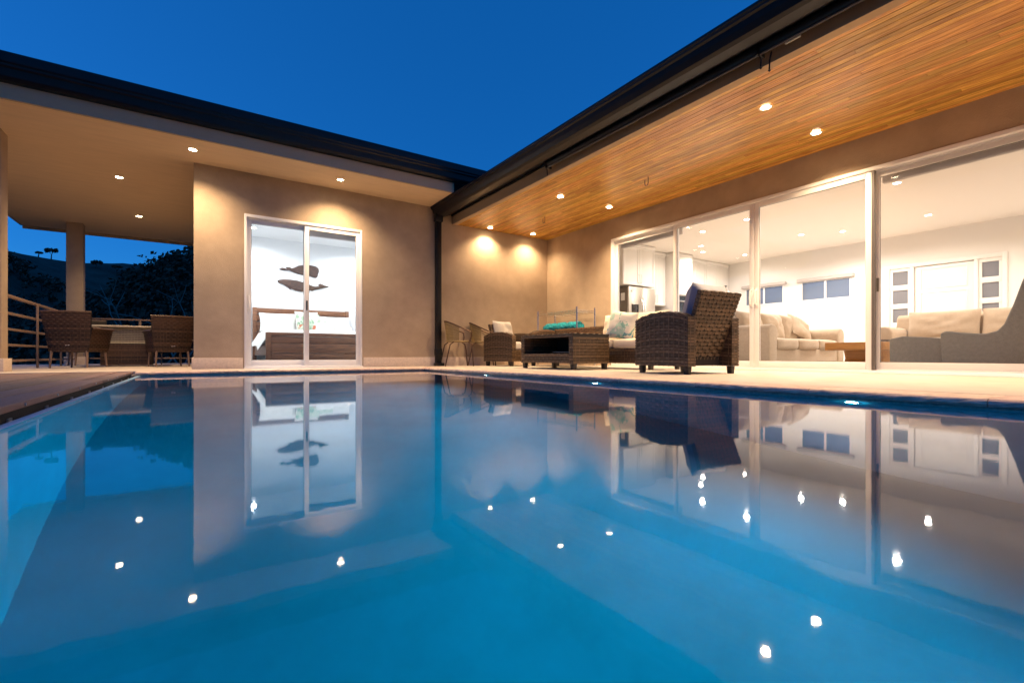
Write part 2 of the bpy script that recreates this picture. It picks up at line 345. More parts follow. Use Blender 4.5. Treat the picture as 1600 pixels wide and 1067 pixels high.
y = -.6
for y in [ -.2+.62*i for i in range(13)]:
    M().box(-.678, -.672, y, y+.05, -.10, -.06).box(-.678, -.664, y+.008, y+.042, -.085, -.072).build('bracket', STEEL, gut)
    M().tube([(-.659, y+.17, -.012), (-.654, y+.17, -.012)], .007, 8).build('bolt', STEEL, gut)
# pool lights
ledlab = ['far', 'mid', 'near', 'behind']
for y, lab in [(5.49, 'small pool light under the coping below the bistro chair'), (3.39, 'small pool light under the coping in front of the big wicker armchair'), (1.22, 'brightest pool light under the coping in front of the dark door post'), (-.95, 'pool light on the right wall nearest the pool end')]:
    t = thing('pool_light', lab, 'pool light', (PX1-.002, y, -.17), 0, 'pool lights along the right pool wall')
    def ring(r0, r1, x0): 
        n = 20; return M().add([(x0, r*math.cos(6.2832*k/n), r*math.sin(6.2832*k/n)) for r in (r0, r1) for k in range(n)], [(k, (k+1)%n, n+(k+1)%n, n+k) for k in range(n)])
    n = 20; M().add([(-.012, (.034)*math.cos(6.2832*k/n), .034*math.sin(6.2832*k/n)) for k in range(n)], [tuple(range(n))]).build('lens', LED, t)
    ring(.034, .06, -.014).build('trim_ring', STEEL, t)
    l = bpy.data.lights.new('lamp', 'SPOT'); l.energy = P_POOL; l.color = (.0, .67, 1.0); l.spot_size = R(128); l.spot_blend = .8; l.shadow_soft_size = .012
    lo = bpy.data.objects.new('lamp', l); COL.objects.link(lo); lo.parent = t; lo.location = (-.03, 0, 0); lo.rotation_euler = (0, R(76), 0)

# ------------------------------------------------------------------ house
house = thing('house', 'single storey stucco house in an L round the pool with black gutters and wide eaves', 'house')
def part(name, mt, *boxes, bevel=0, parent=None):
    m = M()
    for b in boxes: m.box(*b)
    return m.build(name, mt, parent or house, bevel=bevel)
def wall_holes(axis, c0, c1, u0, u1, z0, z1, holes):
    us = sorted({u0, u1, *[h[0] for h in holes], *[h[1] for h in holes]}); out = []
    for a, b in zip(us, us[1:]):
        hs = sorted([h for h in holes if h[0] < (a+b)/2 < h[1]], key=lambda h: h[2]); z = z0
        for h in hs + [(0,0,z1,z1)]:
            if h[2] > z + 1e-6: out.append((a, b, c0, c1, z, h[2]) if axis == 'x' else (c0, c1, a, b, z, h[2]))
            z = h[3]
    return out
BD = (.62, 2.43, 0, 2.40); LD = (.92, 6.43, 0, 2.40)
part('bedroom_front_wall', STUCCO, *wall_holes('x', 8.4, 8.6, -.03, 6.60, -.2, 3.06, [BD]))
part('bedroom_side_wall', STUCCO, (-.03, .12, 8.6, 12.2, -.2, 3.06))
part('bedroom_back_wall', STUCCO, (-.03, 4.5, 12.2, 12.35, -.2, 3.06))
part('living_front_wall', STUCCO, *wall_holes('y', 6.55, 6.75, -4, 8.40, -.2, 2.90, [LD]))
# bedroom lining
part('bedroom_interior_wall', BEDW, (.12, 4.3, 12.05, 12.2, 0, 2.86), (.12, .16, 8.6, 12.05, 0, 2.86), (4.3, 4.36, 8.6, 12.2, 0, 2.86), (.16, .615, 8.602, 8.63, 0, 2.86), (2.435, 4.3, 8.602, 8.63, 0, 2.86), (.615, 2.435, 8.602, 8.63, 2.405, 2.86))
part('bedroom_ceiling', BEDW, (.12, 4.36, 8.602, 12.2, 2.86, 2.9)); part('bedroom_floor', TILE, (.0, 4.4, 8.42, 12.2, -.1, .0))
# living lining
W1 = (4.91, 6.03, 1.58, 2.08); W2 = (6.47, 7.52, 1.58, 2.08); FD = (2.29, 4.22, 0, 2.20)
part('living_far_wall', INTW, *wall_holes('y', 13.0, 13.2, -1.4, 8.5, 0, 2.95, [W1, W2, FD]))
part('kitchen_wall', INTW, (6.752, 13.0, 8.4, 8.6, 0, 2.95)); part('living_end_wall', INTW, (6.752, 13.0, -1.4, -1.2, 0, 2.95))
part('living_ceiling', INTC, (6.752, 13.0, -1.2, 8.4, 2.85, 2.9)); part('living_floor', TILE, (6.752, 13.2, -1.4, 8.6, -.1, .003))
# plinths
pz = .168
part('plinth', PLINTH, (-.055, .60, 8.372, 8.4, -.05, pz), (2.45, 6.55, 8.372, 8.4, -.05, pz), (-.055, -.03, 8.4, 12.2, -.05, pz), (6.524, 6.55, 6.46, 8.37, -.05, pz), bevel=.004)
# left roof
part('soffit', SOFFIT, (-3.15, 3.735, 7.482, 14.5, 3.04, 3.075))
part('fascia', FASCIA, (-3.16, 3.745, 7.44, 7.48, 3.036, 3.215))
part('fascia', FASCIA, (-3.19, -3.15, 7.44, 14.54, 3.036, 3.215), (-3.15, 3.735, 14.5, 14.54, 2.97, 3.215))
prof = [(7.455,3.205),(7.375,3.213),(7.345,3.25),(7.335,3.335),(7.315,3.35),(7.315,3.375),(7.30,3.39),(7.30,3.49),(7.315,3.505),(7.455,3.505)]
M().prism(prof, lambda y,z: (-3.3,y,z), lambda y,z: (4.5,y,z)).build('gutter', BLACK, house, bevel=.004)
M().prism([(a-7.44+3.19, z) for a, z in prof], lambda y,z: (-y-.0,7.31,z), lambda y,z: (-y-.0,14.6,z)).build('gutter', BLACK, house)
M().prism([(7.40,3.47),(14.6,3.47),(14.6,3.52),(11,3.9),(7.40,3.515)], lambda y,z: (-3.2,y,z), lambda y,z: (4.6,y,z)).build('roof', BLACK, house)
# right roof
part('beam', FASCIA, (4.18, 4.275, -5, 8.40, 2.765, 2.96))
part('roof_fascia', BLACK, (4.155, 4.18, -5, 8.385, 2.925, 3.04))
gp = [(4.156,2.95),(3.96,2.865),(3.84,2.865),(3.80,2.88),(3.775,2.93),(3.76,2.975),(3.735,2.985),(3.735,3.0),(3.72,3.01),(3.72,3.033),(3.735,3.036),(4.156,3.036)]
M().prism(gp, lambda x,z: (x,8.385,z), lambda x,z: (x,-5,z)).build('gutter', BLACK, house)
M().prism([(3.80,3.037),(13.4,3.037),(13.4,3.3),(8.6,3.62),(3.80,3.05)], lambda x,z: (x,8.9,z), lambda x,z: (x,-5,z)).build('roof', BLACK, house)
part('ceiling_backing', DARK, (4.275, 6.55, -5, 8.40, 2.795, 2.81))
# downpipe
m = M().box(3.80, 3.905, 8.275, 8.368, .05, 2.95).box(3.792, 3.913, 8.268, 8.369, .2, .33).box(3.78, 3.93, 8.20, 8.369, .0, .06).box(3.775, 3.93, 8.262, 8.369, 2.75, 2.90)
m.build('downpipe', BLACK, house, bevel=.008)
# columns
for (cx, cyy, s) in ((-2.165, 8.60, .135), (-2.165, 13.75, .135)):
    c = bx(cx-s, cx+s, cyy-s, cyy+s, -.05, 3.05).build('column', STUCCO, house, bevel=.008); bx(cx-s-.03, cx+s+.03, cyy-s-.03, cyy+s+.03, -.05, pz).build('plinth', PLINTH, c, bevel=.004)
# timber ceiling: every plank its own board
wc = hub('wood_ceiling', house); rg = random.Random(11); pw = .0665; x = 4.278; row = 0
while x < 6.545:
    w = min(pw, 6.548-x); y = 8.398; first = True
    while y > -2.3:
        L_ = rg.uniform(1.2, 3.2); 
        if first: L_ *= rg.uniform(.35, 1); first = False
        y1 = y - L_
        dz = rg.uniform(0, .0025); zb = 2.776 + dz; e = .0035
        a0, a1, b0, b1 = x+.0012, x+w-.0012, y1+.001, y-.001
        M().add([(a0,b0,zb+e),(a1,b0,zb+e),(a1,b1,zb+e),(a0,b1,zb+e),(a0+e,b0+.002,zb),(a1-e,b0+.002,zb),(a1-e,b1-.002,zb),(a0+e,b1-.002,zb),(a0,b0,2.794),(a1,b0,2.794),(a1,b1,2.794),(a0,b1,2.794)],
            [(4,7,6,5),(0,4,5,1),(1,5,6,2),(2,6,7,3),(3,7,4,0),(0,1,9,8),(1,2,10,9),(2,3,11,10),(3,0,8,11)]).build('plank', WOOD, wc)
        y = y1
    x += w; row += 1

# sliding doors: local x along the opening, -y is outside
def frame_ring(m, u0, u1, z0, z1, y0, y1, st, bot, top):
    m.box(u0, u0+st, y0, y1, z0, z1); m.box(u1-st, u1, y0, y1, z0, z1)
    m.box(u0+st, u1-st, y0+.001, y1-.001, z0, z0+bot); m.box(u0+st, u1-st, y0+.001, y1-.001, z1-top, z1); return m
def sliding_door(name, loc, rz, width, height, panels, wallmat):
    d = hub(name, house, loc, rz); h = height
    fr = M(); frame_ring(fr, 0, width, 0, h, -.012, .15, .035, .035, .045); fr.box(.035, width-.035, .055, .066, .035, .05); fr.box(.035, width-.035, .055, .066, h-.07, h-.045)
    fr.build('door_frame', WHITE, d, bevel=.003)
    M().box(-.01, width+.01, -.05, -.0125, -.01, .018).build('threshold', WHITE, d, bevel=.003)
    for (u0, u1, track, shade, screen, handles) in panels:
        y0 = .005 if track == 0 else .07
        p = M(); frame_ring(p, u0, u1, .036, h-.046, y0, y0+.045, .066, .092, .072); p.build('panel_frame', WHITE, d, bevel=.004)
        g = M(); g.box(u0+.064, u1-.064, y0+.019, y0+.0195, .126, h-.116)
        g = M().add([(u0+.064,y0+.02,.126),(u1-.064,y0+.02,.126),(u1-.064,y0+.02,h-.116),(u0+.064,y0+.02,h-.116)], [(0,1,2,3)]); g.build('pane', GLASS, d)
        M().add([(u0+.066,y0+.016,.128),(u1-.066,y0+.016,.128),(u1-.066,y0+.016,h-.118),(u0+.066,y0+.016,h-.118),(u0+.072,y0+.016,.134),(u1-.072,y0+.016,.134),(u1-.072,y0+.016,h-.124),(u0+.072,y0+.016,h-.124)], [(0,1,5,4),(1,2,6,5),(2,3,7,6),(3,0,4,7)]).build('gasket', GREYVINYL, d)
        if screen: M().add([(u0+.03,-.004,.06),(u1-.03,-.004,.06),(u1-.03,-.004,h-.08),(u0+.03,-.004,h-.08)], [(0,1,2,3)]).build('screen_sheet', SCREEN, d)
        if shade: M().box(u0+.06, u1-.02, .16, .23, h-.17, h-.055).build('roller_shade', SHADE, d, bevel=.01)
        for (hu, kind) in handles:
            z = 1.02
            if kind == 'pull':
                M().box(hu-.02, hu+.02, y0-.008, y0, z-.14, z+.14).tube([(hu,y0-.004,z-.11),(hu,y0-.045,z-.09),(hu,y0-.052,z),(hu,y0-.045,z+.09),(hu,y0-.004,z+.11)], .011, 8).build('handle', WHITE, d, bevel=.003)
            else: M().box(hu-.012, hu+.012, y0-.007, y0, z-.07, z+.09).build('latch', BLACK, d, bevel=.003)
    return d
sliding_door('bedroom_sliding_door', (.62, 8.4, 0), 0, 1.81, 2.4, [(.035, .935, 1, False, False, [(.068, 'pull')]), (.872, 1.775, 0, True, False, [(.905, 'latch')])], STUCCO)
dl = sliding_door('living_sliding_door', (6.55, 6.43, 0), R(-90), 5.51, 2.4, [(.035, 1.44, 1, True, False, [(1.40, 'latch')]), (1.40, 2.76, 0, False, False, [(2.727, 'pull')]),
    (2.765, 4.165, 0, False, False, [(2.80, 'pull')]), (4.15, 5.475, 1, True, True, [(4.20, 'latch')])], STUCCO)
M().box(4.163, 4.19, -.006, .055, .03, 2.36).build('interlock_seal', GREYVINYL, dl)
# windows of the far living wall (facing -x): u runs to -y
def small_window(w):
    wi = hub('window', house, (13.0, w[1], w[2]), R(-90)); u = w[1]-w[0]; h = w[3]-w[2]
    f = M(); frame_ring(f, 0, u, 0, h, -.012, .08, .03, .03, .03); f.box(u/2-.025, u/2+.025, -.005, .05, .03, h-.03); f.build('window_frame', WHITE, wi, bevel=.003)
    for a, b in ((.03, u/2-.025), (u/2+.025, u-.03)): M().add([(a,.03,.03),(b,.03,.03),(b,.03,h-.03),(a,.03,h-.03)], [(0,1,2,3)]).build('pane', GLASS, wi)
    M().add([(.03,-.002,.03),(u-.03,-.002,.03),(u-.03,-.002,h-.03),(.03,-.002,h-.03)], [(0,1,2,3)]).build('screen_sheet', SKYMUTE, wi)  # added grey sheet, tones down the blue sky light through the panes
    M().box(-.08, u+.08, -.09, -.015, h-.01, h+.075).build('roller_shade', SHADE, wi, bevel=.015)
small_window(W1); small_window(W2)
fd = hub('front_door', house, (13.0, FD[1], 0), R(-90)); U = FD[1]-FD[0]
f = M(); frame_ring(f, 0, U, 0, 2.2, -.03, .1, .07, .02, .08); f.box(.44, .50, -.03, .1, .02, 2.12); f.box(1.46, 1.52, -.03, .1, .02, 2.12)
for a, b in ((.07, .44), (1.52, U-.07)):
    for k in range(6): f.box(a, b, .0, .06, .0+k*.41, .0+k*.41+.11)
    for q in (a, b-.05): f.box(q, q+.05, .001, .061, .02, 2.12)
f.build('door_frame', CAB, fd, bevel=.004)
for a, b in ((.12, .39), (1.57, U-.12)):
    for k in range(5): M().add([(a,.03,.11+k*.41),(b,.03,.11+k*.41),(b,.03,.41+k*.41),(a,.03,.41+k*.41)], [(0,1,2,3)]).add([(a,.036,.11+k*.41),(b,.036,.11+k*.41),(b,.036,.41+k*.41),(a,.036,.41+k*.41)], [(0,1,2,3)]).build('sidelight_pane', SIDELIGHT, fd)
m = M(); m.box(.505, 1.455, .02, .07, .02, 2.11)
for k in range(4):
    z = .12+k*.5; frame_ring(m, .60, 1.36, z, z+.43, .008, .0195, .02, .02, .02)
m.build('door_leaf', CAB, fd, bevel=.003)
M().box(1.36, 1.44, -.035, .02, 1.0, 1.06).build('door_handle', GREYVINYL, fd, bevel=.01)

# ------------------------------------------------------------------ lamps
def lens_disc(r, z): n = 20; return M().add([(r*math.cos(6.2832*k/n), r*math.sin(6.2832*k/n), z) for k in range(n)], [tuple(range(n))[::-1]])
ring_me = {}
def downlight(x, y, z, label, group, power, colr, lens, rim, spot=150, blend=.7, r=.047):
    t = thing('downlight', label, 'ceiling light', (x, y, z), 0, group)
    if rim not in ring_me:
        a = M().lathe([(r, -.002), (r+.004, -.008), (r+.016, -.008), (r+.02, -.001)]).build('trim_ring', rim, t, True); b = lens_disc(r, -.003).build('lens', lens, t); ring_me[rim] = (a, b)
    else:
        for q in ring_me[rim]: c = q.copy(); COL.objects.link(c); c.parent = t; c.matrix_world = Matrix.Identity(4); c.parent = t
    l = bpy.data.lights.new('lamp', 'SPOT'); l.energy = power; l.color = colr; l.spot_size = R(spot); l.spot_blend = blend; l.shadow_soft_size = .04
    lo = bpy.data.objects.new('lamp', l); COL.objects.link(lo); lo.parent = t; lo.location = (0,0,-.02)
RIMO = mat('nickel_trim', (.5,.42,.34), .4, metal=.5); RIMI = mat('white_trim', (.8,.78,.75), .5); RIMB = mat('white_trim_cool', (.8,.8,.82), .5)
G1 = 'downlights in the plaster soffit'
for x, y, lab in [(-.04, 7.87, 'soffit downlight over the corner of the bedroom wall'), (1.94, 7.9, 'soffit downlight above the bedroom sliding door'),
                  (-1.02, 9.75, 'soffit downlight over the porch, nearer the pool'), (-.97, 12.27, 'soffit downlight over the porch dining set'), (-2.9, 7.9, 'soffit downlight outside the near porch pillar')]:
    downlight(x, y, 3.04, lab, G1, P_SOFFIT*(.85 if y > 9 else 1), WARM, LENS, RIMO, 138, .95)
G2 = 'downlights in the timber ceiling'
for x, y, lab in [(4.9, 2.62, 'large looking downlight in the timber ceiling near the gutter, right of the armchair'), (5.95, 2.6, 'timber ceiling downlight just above the middle of the living room door'),
                  (4.91, 5.95, 'timber ceiling downlight near the gutter above the coffee table'), (5.96, 5.9, 'timber ceiling downlight near the wall above the left door panel'),
                  (4.94, 8.2, 'timber ceiling downlight making the left scallop on the back wall'), (5.95, 8.12, 'timber ceiling downlight making the right scallop on the back wall'),
                  (4.9, -.7, 'timber ceiling downlight near the gutter at the pool end'), (5.95, -.7, 'timber ceiling downlight near the wall at the pool end')]:
    downlight(x, y, 2.773, lab, G2, P_WOOD*(.42 if y > 8 else 1), WARM, LENS, RIMO, 134, .75)
G3 = 'downlights in the living room ceiling'
for x, y, lab in [(11.5, 3.08, 'bright living room downlight in front of the entry door'), (8.95, 2.77, 'living room downlight at the top edge of the right door panel'), (11.07, 5.14, 'living room downlight left of the pair above the window'),
                  (11.5, 4.5, 'living room downlight right of the pair above the window'), (9.03, 6.18, 'kitchen downlight nearest the glass, top of a line of three'), (10.2, 7.02, 'kitchen downlight in the middle of a line of three'),
                  (10.83, 7.4, 'kitchen downlight lowest of a line of three by the cabinets'), (8.93, 5.14, 'living room downlight behind the white door stile above the pull handle'), (12.06, 7.0, 'kitchen downlight near the corner of the far wall'),
                  (8.95, .4, 'living room downlight at the right end near the glass'), (11.5, .6, 'living room downlight at the right end near the far wall')]:
    downlight(x, y, 2.85, lab, G3, P_LIVING*(.6 if x > 11.4 and 2.5 < y < 3.5 else .25 if y > 6.9 else .6 if y > 5.9 else 1), WARMI, LENSI, RIMI, 165, .5)
G4 = 'downlights in the bedroom ceiling'
for x, y, lab in [(1.0, 9.5, 'bedroom downlight near the glass on the left'), (3.3, 9.5, 'bedroom downlight near the glass on the right'), (1.0, 11.2, 'bedroom downlight over the left pillow'), (3.3, 11.2, 'bedroom downlight over the right pillow')]:
    downlight(x, y, 2.86, lab, G4, P_BED, COOL, LENSC, RIMB, 165, .5)

# ------------------------------------------------------------------ wicker
def weave(m, P, nc, nr, amp):
    """bands woven over and under stakes on the surface P(u, v) -> (point, normal)"""
    for j in range(nr):
        va, vb = (j+.08)/nr, (j+.92)/nr; vm = (j+.5)/nr; vs = []
        for i in range(2*nc+1):
            u = i/(2*nc); off = 0 if i % 2 == 0 else amp*(1 if ((i-1)//2 + j) % 2 else -1)
            for k, v in enumerate((va, vm, vb)):
                p, nn = P(u, v); vs.append(p + nn*(off + (amp*.45 if k == 1 else 0)))
        m.add(vs, [(i*3+k, i*3+3+k, i*3+4+k, i*3+1+k) for i in range(2*nc) for k in range(2)])
    for c in range(nc):
        u0, u1 = (c+.43)/nc, (c+.57)/nc
        for j in range(nr):
            q = []
            for v in (max(0,(j-.12)/nr), min(1,(j+1.12)/nr)):
                for u in (u0, u1): p, nn = P(u, v); q.append(p + nn*amp*1.5)
            m.add(q, [(0,1,3,2)])
def flat(o, u, v):
    o, u, v = Vector(o), Vector(u), Vector(v); n = u.cross(v).normalized(); return lambda a, b: (o+u*a+v*b, n)
def pillow(w, h, t, seed=0, pinch=.06, nu=14):
    m = M(); rg = random.Random(seed); off = Vector((seed*3.1, seed*1.7, 0))
    def f(sgn):
        def g(u, v):
            x, y = u*2-1, v*2-1; e = max(0,(1-abs(x)**3.2))*max(0,(1-abs(y)**3.2)); zz = sgn*t*.5*e**.55
            k = 1 - pinch*(1-abs(y)**2)*abs(x)**2; k2 = 1 - pinch*(1-abs(x)**2)*abs(y)**2
            p = Vector((x*w/2*k, zz, y*h/2*k2)); wr = (noise.noise(p*9+off)*.14 + noise.noise(Vector((p.x*6, 0, p.z*26))+off)*.10)*t*e
            return (p.x, p.y + sgn*wr, p.z)
        return g
    m.grid(f(1), nu, nu); m.grid(f(-1), nu, nu); return m
def put(o, loc, rot=(0,0,0)): o.location = loc; o.rotation_euler = rot; return o
def cushion_box(x0, x1, y0, y1, z0, z1, puff=.02, seed=0):
    """soft box with puffed top and front"""
    m = M(); cx, cy_, cz = (x0+x1)/2, (y0+y1)/2, (z0+z1)/2; hx, hy, hz = (x1-x0)/2, (y1-y0)/2, (z1-z0)/2; n = 8
    def pt(a, b, c):
        p = 7; L_ = (abs(a)**p+abs(b)**p+abs(c)**p)**(1/p); a, b, c = a/L_, b/L_, c/L_
        pz_ = puff*(1-a*a)*(1-b*b); py_ = puff*.6*(1-a*a)*(1-c*c); px_ = puff*.3*(1-b*b)*(1-c*c)
        w = noise.noise(Vector((a*2+seed, b*2, c*2)))*puff*.35
        return (cx+hx*a+px_*a, cy_+hy*b+py_*b, cz+hz*c+pz_*c+w)
    for ax in range(3):
        for s in (-1, 1):
            def f(u, v, ax=ax, s=s):
                q = [u*2-1, v*2-1]; q = [math.sin(t*math.pi/2)*.35+t*.65 for t in q]; q.insert(ax, s); return pt(*q)
            m.grid(f, n, n)
    return m
def feet(t, pts, h=.085, r=.032, mt=None):
    for (x, y) in pts:
        M().prism([(-r,h),(r,h),(r*.62,0),(-r*.62,0)], lambda a,z: (x+a, y-r, z), lambda a,z: (x+a, y+r, z)).build('leg', mt or FOOT, t, bevel=.003)
def arm_block(t, xo, xi, y0, y1, zb, ztop, nc, nr, name='arm'):
    """woven arm between x=xo (outside) and x=xi; y0 is the front"""
    s = 1 if xo > xi else -1; c = M(); e = .008; ns = 10
    outline = [(y0+e, zb+e)] + [(y0+e+(y1-y0-2*e)*k/ns, ztop(y0+(y1-y0)*k/ns)-e) for k in range(ns+1)] + [(y1-e, zb+e)]
    c.prism(outline, lambda y,z: (xo-s*e,y,z), lambda y,z: (xi+s*e,y,z)); core = c.build(name, WICKD, t)
    w = M()
    def side(x, sg):
        def P(u, v):
            y = y0+(y1-y0)*u; zt = ztop(y); return Vector((x, y, zb+(zt-zb)*v)), Vector((sg,0,0))
        return P
    weave(w, side(xo, s), nc, nr, .010); weave(w, side(xi, -s), nc, nr, .006)
    d = abs(xo-xi); k = max(2, round(nc*d/(y1-y0)))
    weave(w, flat((xi,y0,zb), (xo-xi,0,0), (0,0,ztop(y0)-zb)) if s > 0 else flat((xo,y0,zb), (xi-xo,0,0), (0,0,ztop(y0)-zb)), k, nr, .006)
    weave(w, flat((xo,y1,zb), (xi-xo,0,0), (0,0,ztop(y1)-zb)) if s > 0 else flat((xi,y1,zb), (xo-xi,0,0), (0,0,ztop(y1)-zb)), k, nr, .006)
    def top(u, v):
        y = y0+(y1-y0)*u; return Vector((xi+(xo-xi)*v if s < 0 else xo+(xi-xo)*v, y, ztop(y))), Vector((0,0,1))
    weave(w, top, nc, 3, .006)
    w.build('wicker_weave', WICK, core, True, angle=60)
def wicker_chair(t, wd, dp, back_h, backmat, seatmat, nseat=1, recl=.26, arm_h=.66, cushions=True, backc=None):
    a = .115; zb = .085; x0 = -wd/2
    zt = lambda y: arm_h - .07*(abs(y/(dp/2))**2.2)
    arm_block(t, x0, x0+a, -dp/2, dp/2, zb, zt, 11, 17); arm_block(t, -x0, -x0-a, -dp/2, dp/2, zb, zt, 11, 17)
    # seat base
    xi = x0+a+.002; yb = dp/2-.16; ncb = max(8, round((wd-2*a)/.06))
    b = bx(xi+.006, -xi-.006, -dp/2+.03, yb, zb+.006, .30).build('seat_base', WICKD, t)
    w = M(); weave(w, flat((xi,-dp/2+.022,zb), (-2*xi,0,0), (0,0,.22)), ncb, 5, .006); w.build('wicker_weave', WICK, b, True, angle=60)
    # backrest
    p0, p1 = Vector((0, yb-.06, .12)), Vector((0, yb-.06+recl, back_h)); d = p1-p0; nn = Vector((0, d.z, -d.y)).normalized(); th = .055
    hw0, hw1 = -xi-.004, -xi+.03
    c = M(); vs = []
    for s_, off in ((1, th/2-.006), (-1, th/2-.006)):
        for q, hw in ((p0, hw0), (p1, hw1)):
            for sx in (-1, 1): vs.append(q + nn*off*s_ + Vector((sx*(hw-.006),0,0)))
    c.add(vs, [(0,1,3,2),(4,6,7,5),(0,4,5,1),(2,3,7,6),(0,2,6,4),(1,5,7,3)]); core = c.build('backrest', WICKD, t)
    w = M()
    def bp(sg):
        def P(u, v):
            hw = hw0+(hw1-hw0)*v; uu = u if sg > 0 else u; return p0+d*v+nn*(sg*th/2)+Vector((hw*(1-2*uu),0,0)), nn*sg
        return P
    weave(w, bp(1), ncb, 19, .010); weave(w, bp(-1), ncb, 19, .006)
    for sx in (-1, 1): weave(w, (lambda sx: lambda u, v: (p0+d*v+nn*th*(u-.5)+Vector((sx*(hw0+(hw1-hw0)*v),0,0)), Vector((sx,0,0))))(sx), 2, 19, .005)
    weave(w, lambda u, v: (p1+nn*th*(v-.5)+Vector((hw1*(1-2*u),0,0)), d.normalized()), ncb, 2, .005)
    w.build('wicker_weave', WICK, core, True, angle=60)
    feet(t, [(sx*(wd/2-.06), sy*(dp/2-.06)) for sx in (-1,1) for sy in (-1,1)])
    sw = (-2*xi)/nseat
    for k in range(nseat):
        cushion_box(xi+k*sw+.004, xi+(k+1)*sw-.004, -dp/2+.015, yb-.08, .305, .445, .02, k).build('seat_cushion', seatmat, t, True, angle=False)
    bc = backc if backc is not None else range(nseat)
    for k in bc:
        o = pillow(sw-.01, .46, .20, 3+k).build('back_cushion', backmat, t, True, angle=False)
        put(o, (xi+(k+.5)*sw, yb-.105+.05+recl*.33, .655), (-math.atan2(recl, back_h-.12)*.9, 0, 0))
t = thing('wicker_armchair', 'large brown wicker armchair seen from behind with sky-tinted back cushion, at the pool edge', 'armchair', (4.81, 3.52, .001), R(180-7))
wicker_chair(t, .80, .82, .90, SKYC, CREAMC, recl=.30, arm_h=.70)
for c in t.children:
    if c.name.startswith('back_cushion'): c.location = (0, .27, .755); c.scale = (.98, 1.45, 1.14)
t = thing('wicker_armchair', 'brown wicker armchair with light grey back cushion next to the bistro chairs', 'armchair', (5.115, 7.71, .001), R(16))
wicker_chair(t, .78, .72, .80, GREYC, GREYC, recl=.16, arm_h=.64)
t = thing('wicker_sofa', 'brown wicker sofa with cream cushions behind the coffee table', 'sofa', (5.60, 5.84, .001), R(-90))
wicker_chair(t, 2.9, .70, .70, CREAMC, CREAMC, nseat=4, recl=.10, arm_h=.69, backc=[2, 3])
t = tag(pillow(.46, .44, .15, 5).build('throw_pillow', BOTAN, None, True, angle=False), 'throw pillow printed with green palm leaves on the wicker sofa', 'pillow'); put(t, (5.42, 5.10, .67), (R(-14), R(8), R(-70)))
# folded towel on the sofa
m = M()
for k in range(2): m.add(*(lambda q: (q.v, q.f))(cushion_box(-.18, .18, -.30, .30, k*.045, k*.045+.05, .006, k)))
t = tag(m.build('folded_towel', ORANGE, None, True, angle=False), 'coral beach towel folded on the seat of the wicker sofa', 'towel'); put(t, (5.52, 6.5, .475), (0,0,R(4)))
# coffee table
def woven_box(t, x0, x1, y0, y1, z0, z1, step=.055):
    e = .007; bx(x0+e, x1-e, y0+e, y1-e, z0+e, z1-e)
t = thing('coffee_table', 'low brown wicker coffee table with an open shelf, in front of the wicker sofa', 'coffee table', (4.75, 5.69, .001), 0)
# local: y long (1.0), x short (.56); the long sides are open
HX, HY = .35, .64
sl = bx(-HX+.008, HX-.008, -HY+.008, HY-.008, .475, .513).build('table_top', WICKD, t)
w = M()
for sx in (-1, 1): weave(w, (lambda sx: lambda u, v: (Vector((sx*HX, sx*(-HY+2*HY*u), .468+.05*v)), Vector((sx,0,0))))(sx), 22, 2, .005)
weave(w, flat((-HX,-HY,.518), (2*HX,0,0), (0,2*HY,0)), 12, 20, .005); w.build('wicker_weave', WICK, sl, True, angle=60)
for sy in (-1, 1):
    c = bx(-HX+.008, HX-.008, min(sy*HY-sy*.008, sy*HY-sy*.085), max(sy*HY-sy*.008, sy*HY-sy*.085), .09, .474).build('end_panel', WICKD, t)
    w = M(); weave(w, (lambda sy: lambda u, v: (Vector((sy*(HX-2*HX*u), sy*HY, .085+.385*v)), Vector((0,sy,0))))(sy), 10, 9, .007)
    weave(w, (lambda sy: lambda u, v: (Vector((sy*(-HX+2*HX*u), sy*(HY-.093), .085+.385*v)), Vector((0,-sy,0))))(sy), 10, 9, .006)
    for sx in (-1, 1): weave(w, (lambda sx, sy: lambda u, v: (Vector((sx*HX, sy*HY-sy*.093*u if sx*sy>0 else sy*HY-sy*.093*(1-u), .085+.385*v)), Vector((sx,0,0))))(sx, sy), 2, 9, .006)
    w.build('wicker_weave', WICK, c, True, angle=60)
c = bx(-HX+.01, HX-.01, -HY+.095, HY-.095, .10, .225).build('lower_shelf', WICKD, t)
w = M()
for sx in (-1, 1): weave(w, (lambda sx: lambda u, v: (Vector((sx*HX, sx*(-HY+.095+(2*HY-.19)*u), .09+.14*v)), Vector((sx,0,0))))(sx), 22, 3, .005)
weave(w, flat((-HX,-HY+.095,.23), (2*HX,0,0), (0,2*HY-.19,0)), 10, 18, .005); w.build('wicker_weave', WICK, c, True, angle=60)
bx(HX-.03, HX-.01, -HY+.42, HY-.096, .232, .472).build('back_panel', WICKD, t)
feet(t, [(sx*(HX-.05), sy*(HY-.05)) for sx in (-1,1) for sy in (-1,1)], .085, .035)
t = tag(M().grid(lambda u, v: ((u-.5)*.21, (v-.5)*.28, .012+.006*math.sin(u*3)), 6, 6).add([(-.105,-.14,0),(.105,-.14,0),(.105,.14,0),(-.105,.14,0)], [(0,1,2,3)]).build('magazine', LINEN, None, True), 'pale magazine lying on the lower shelf of the wicker coffee table', 'magazine'); put(t, (4.56, 5.46, .240), (0,0,R(30)))
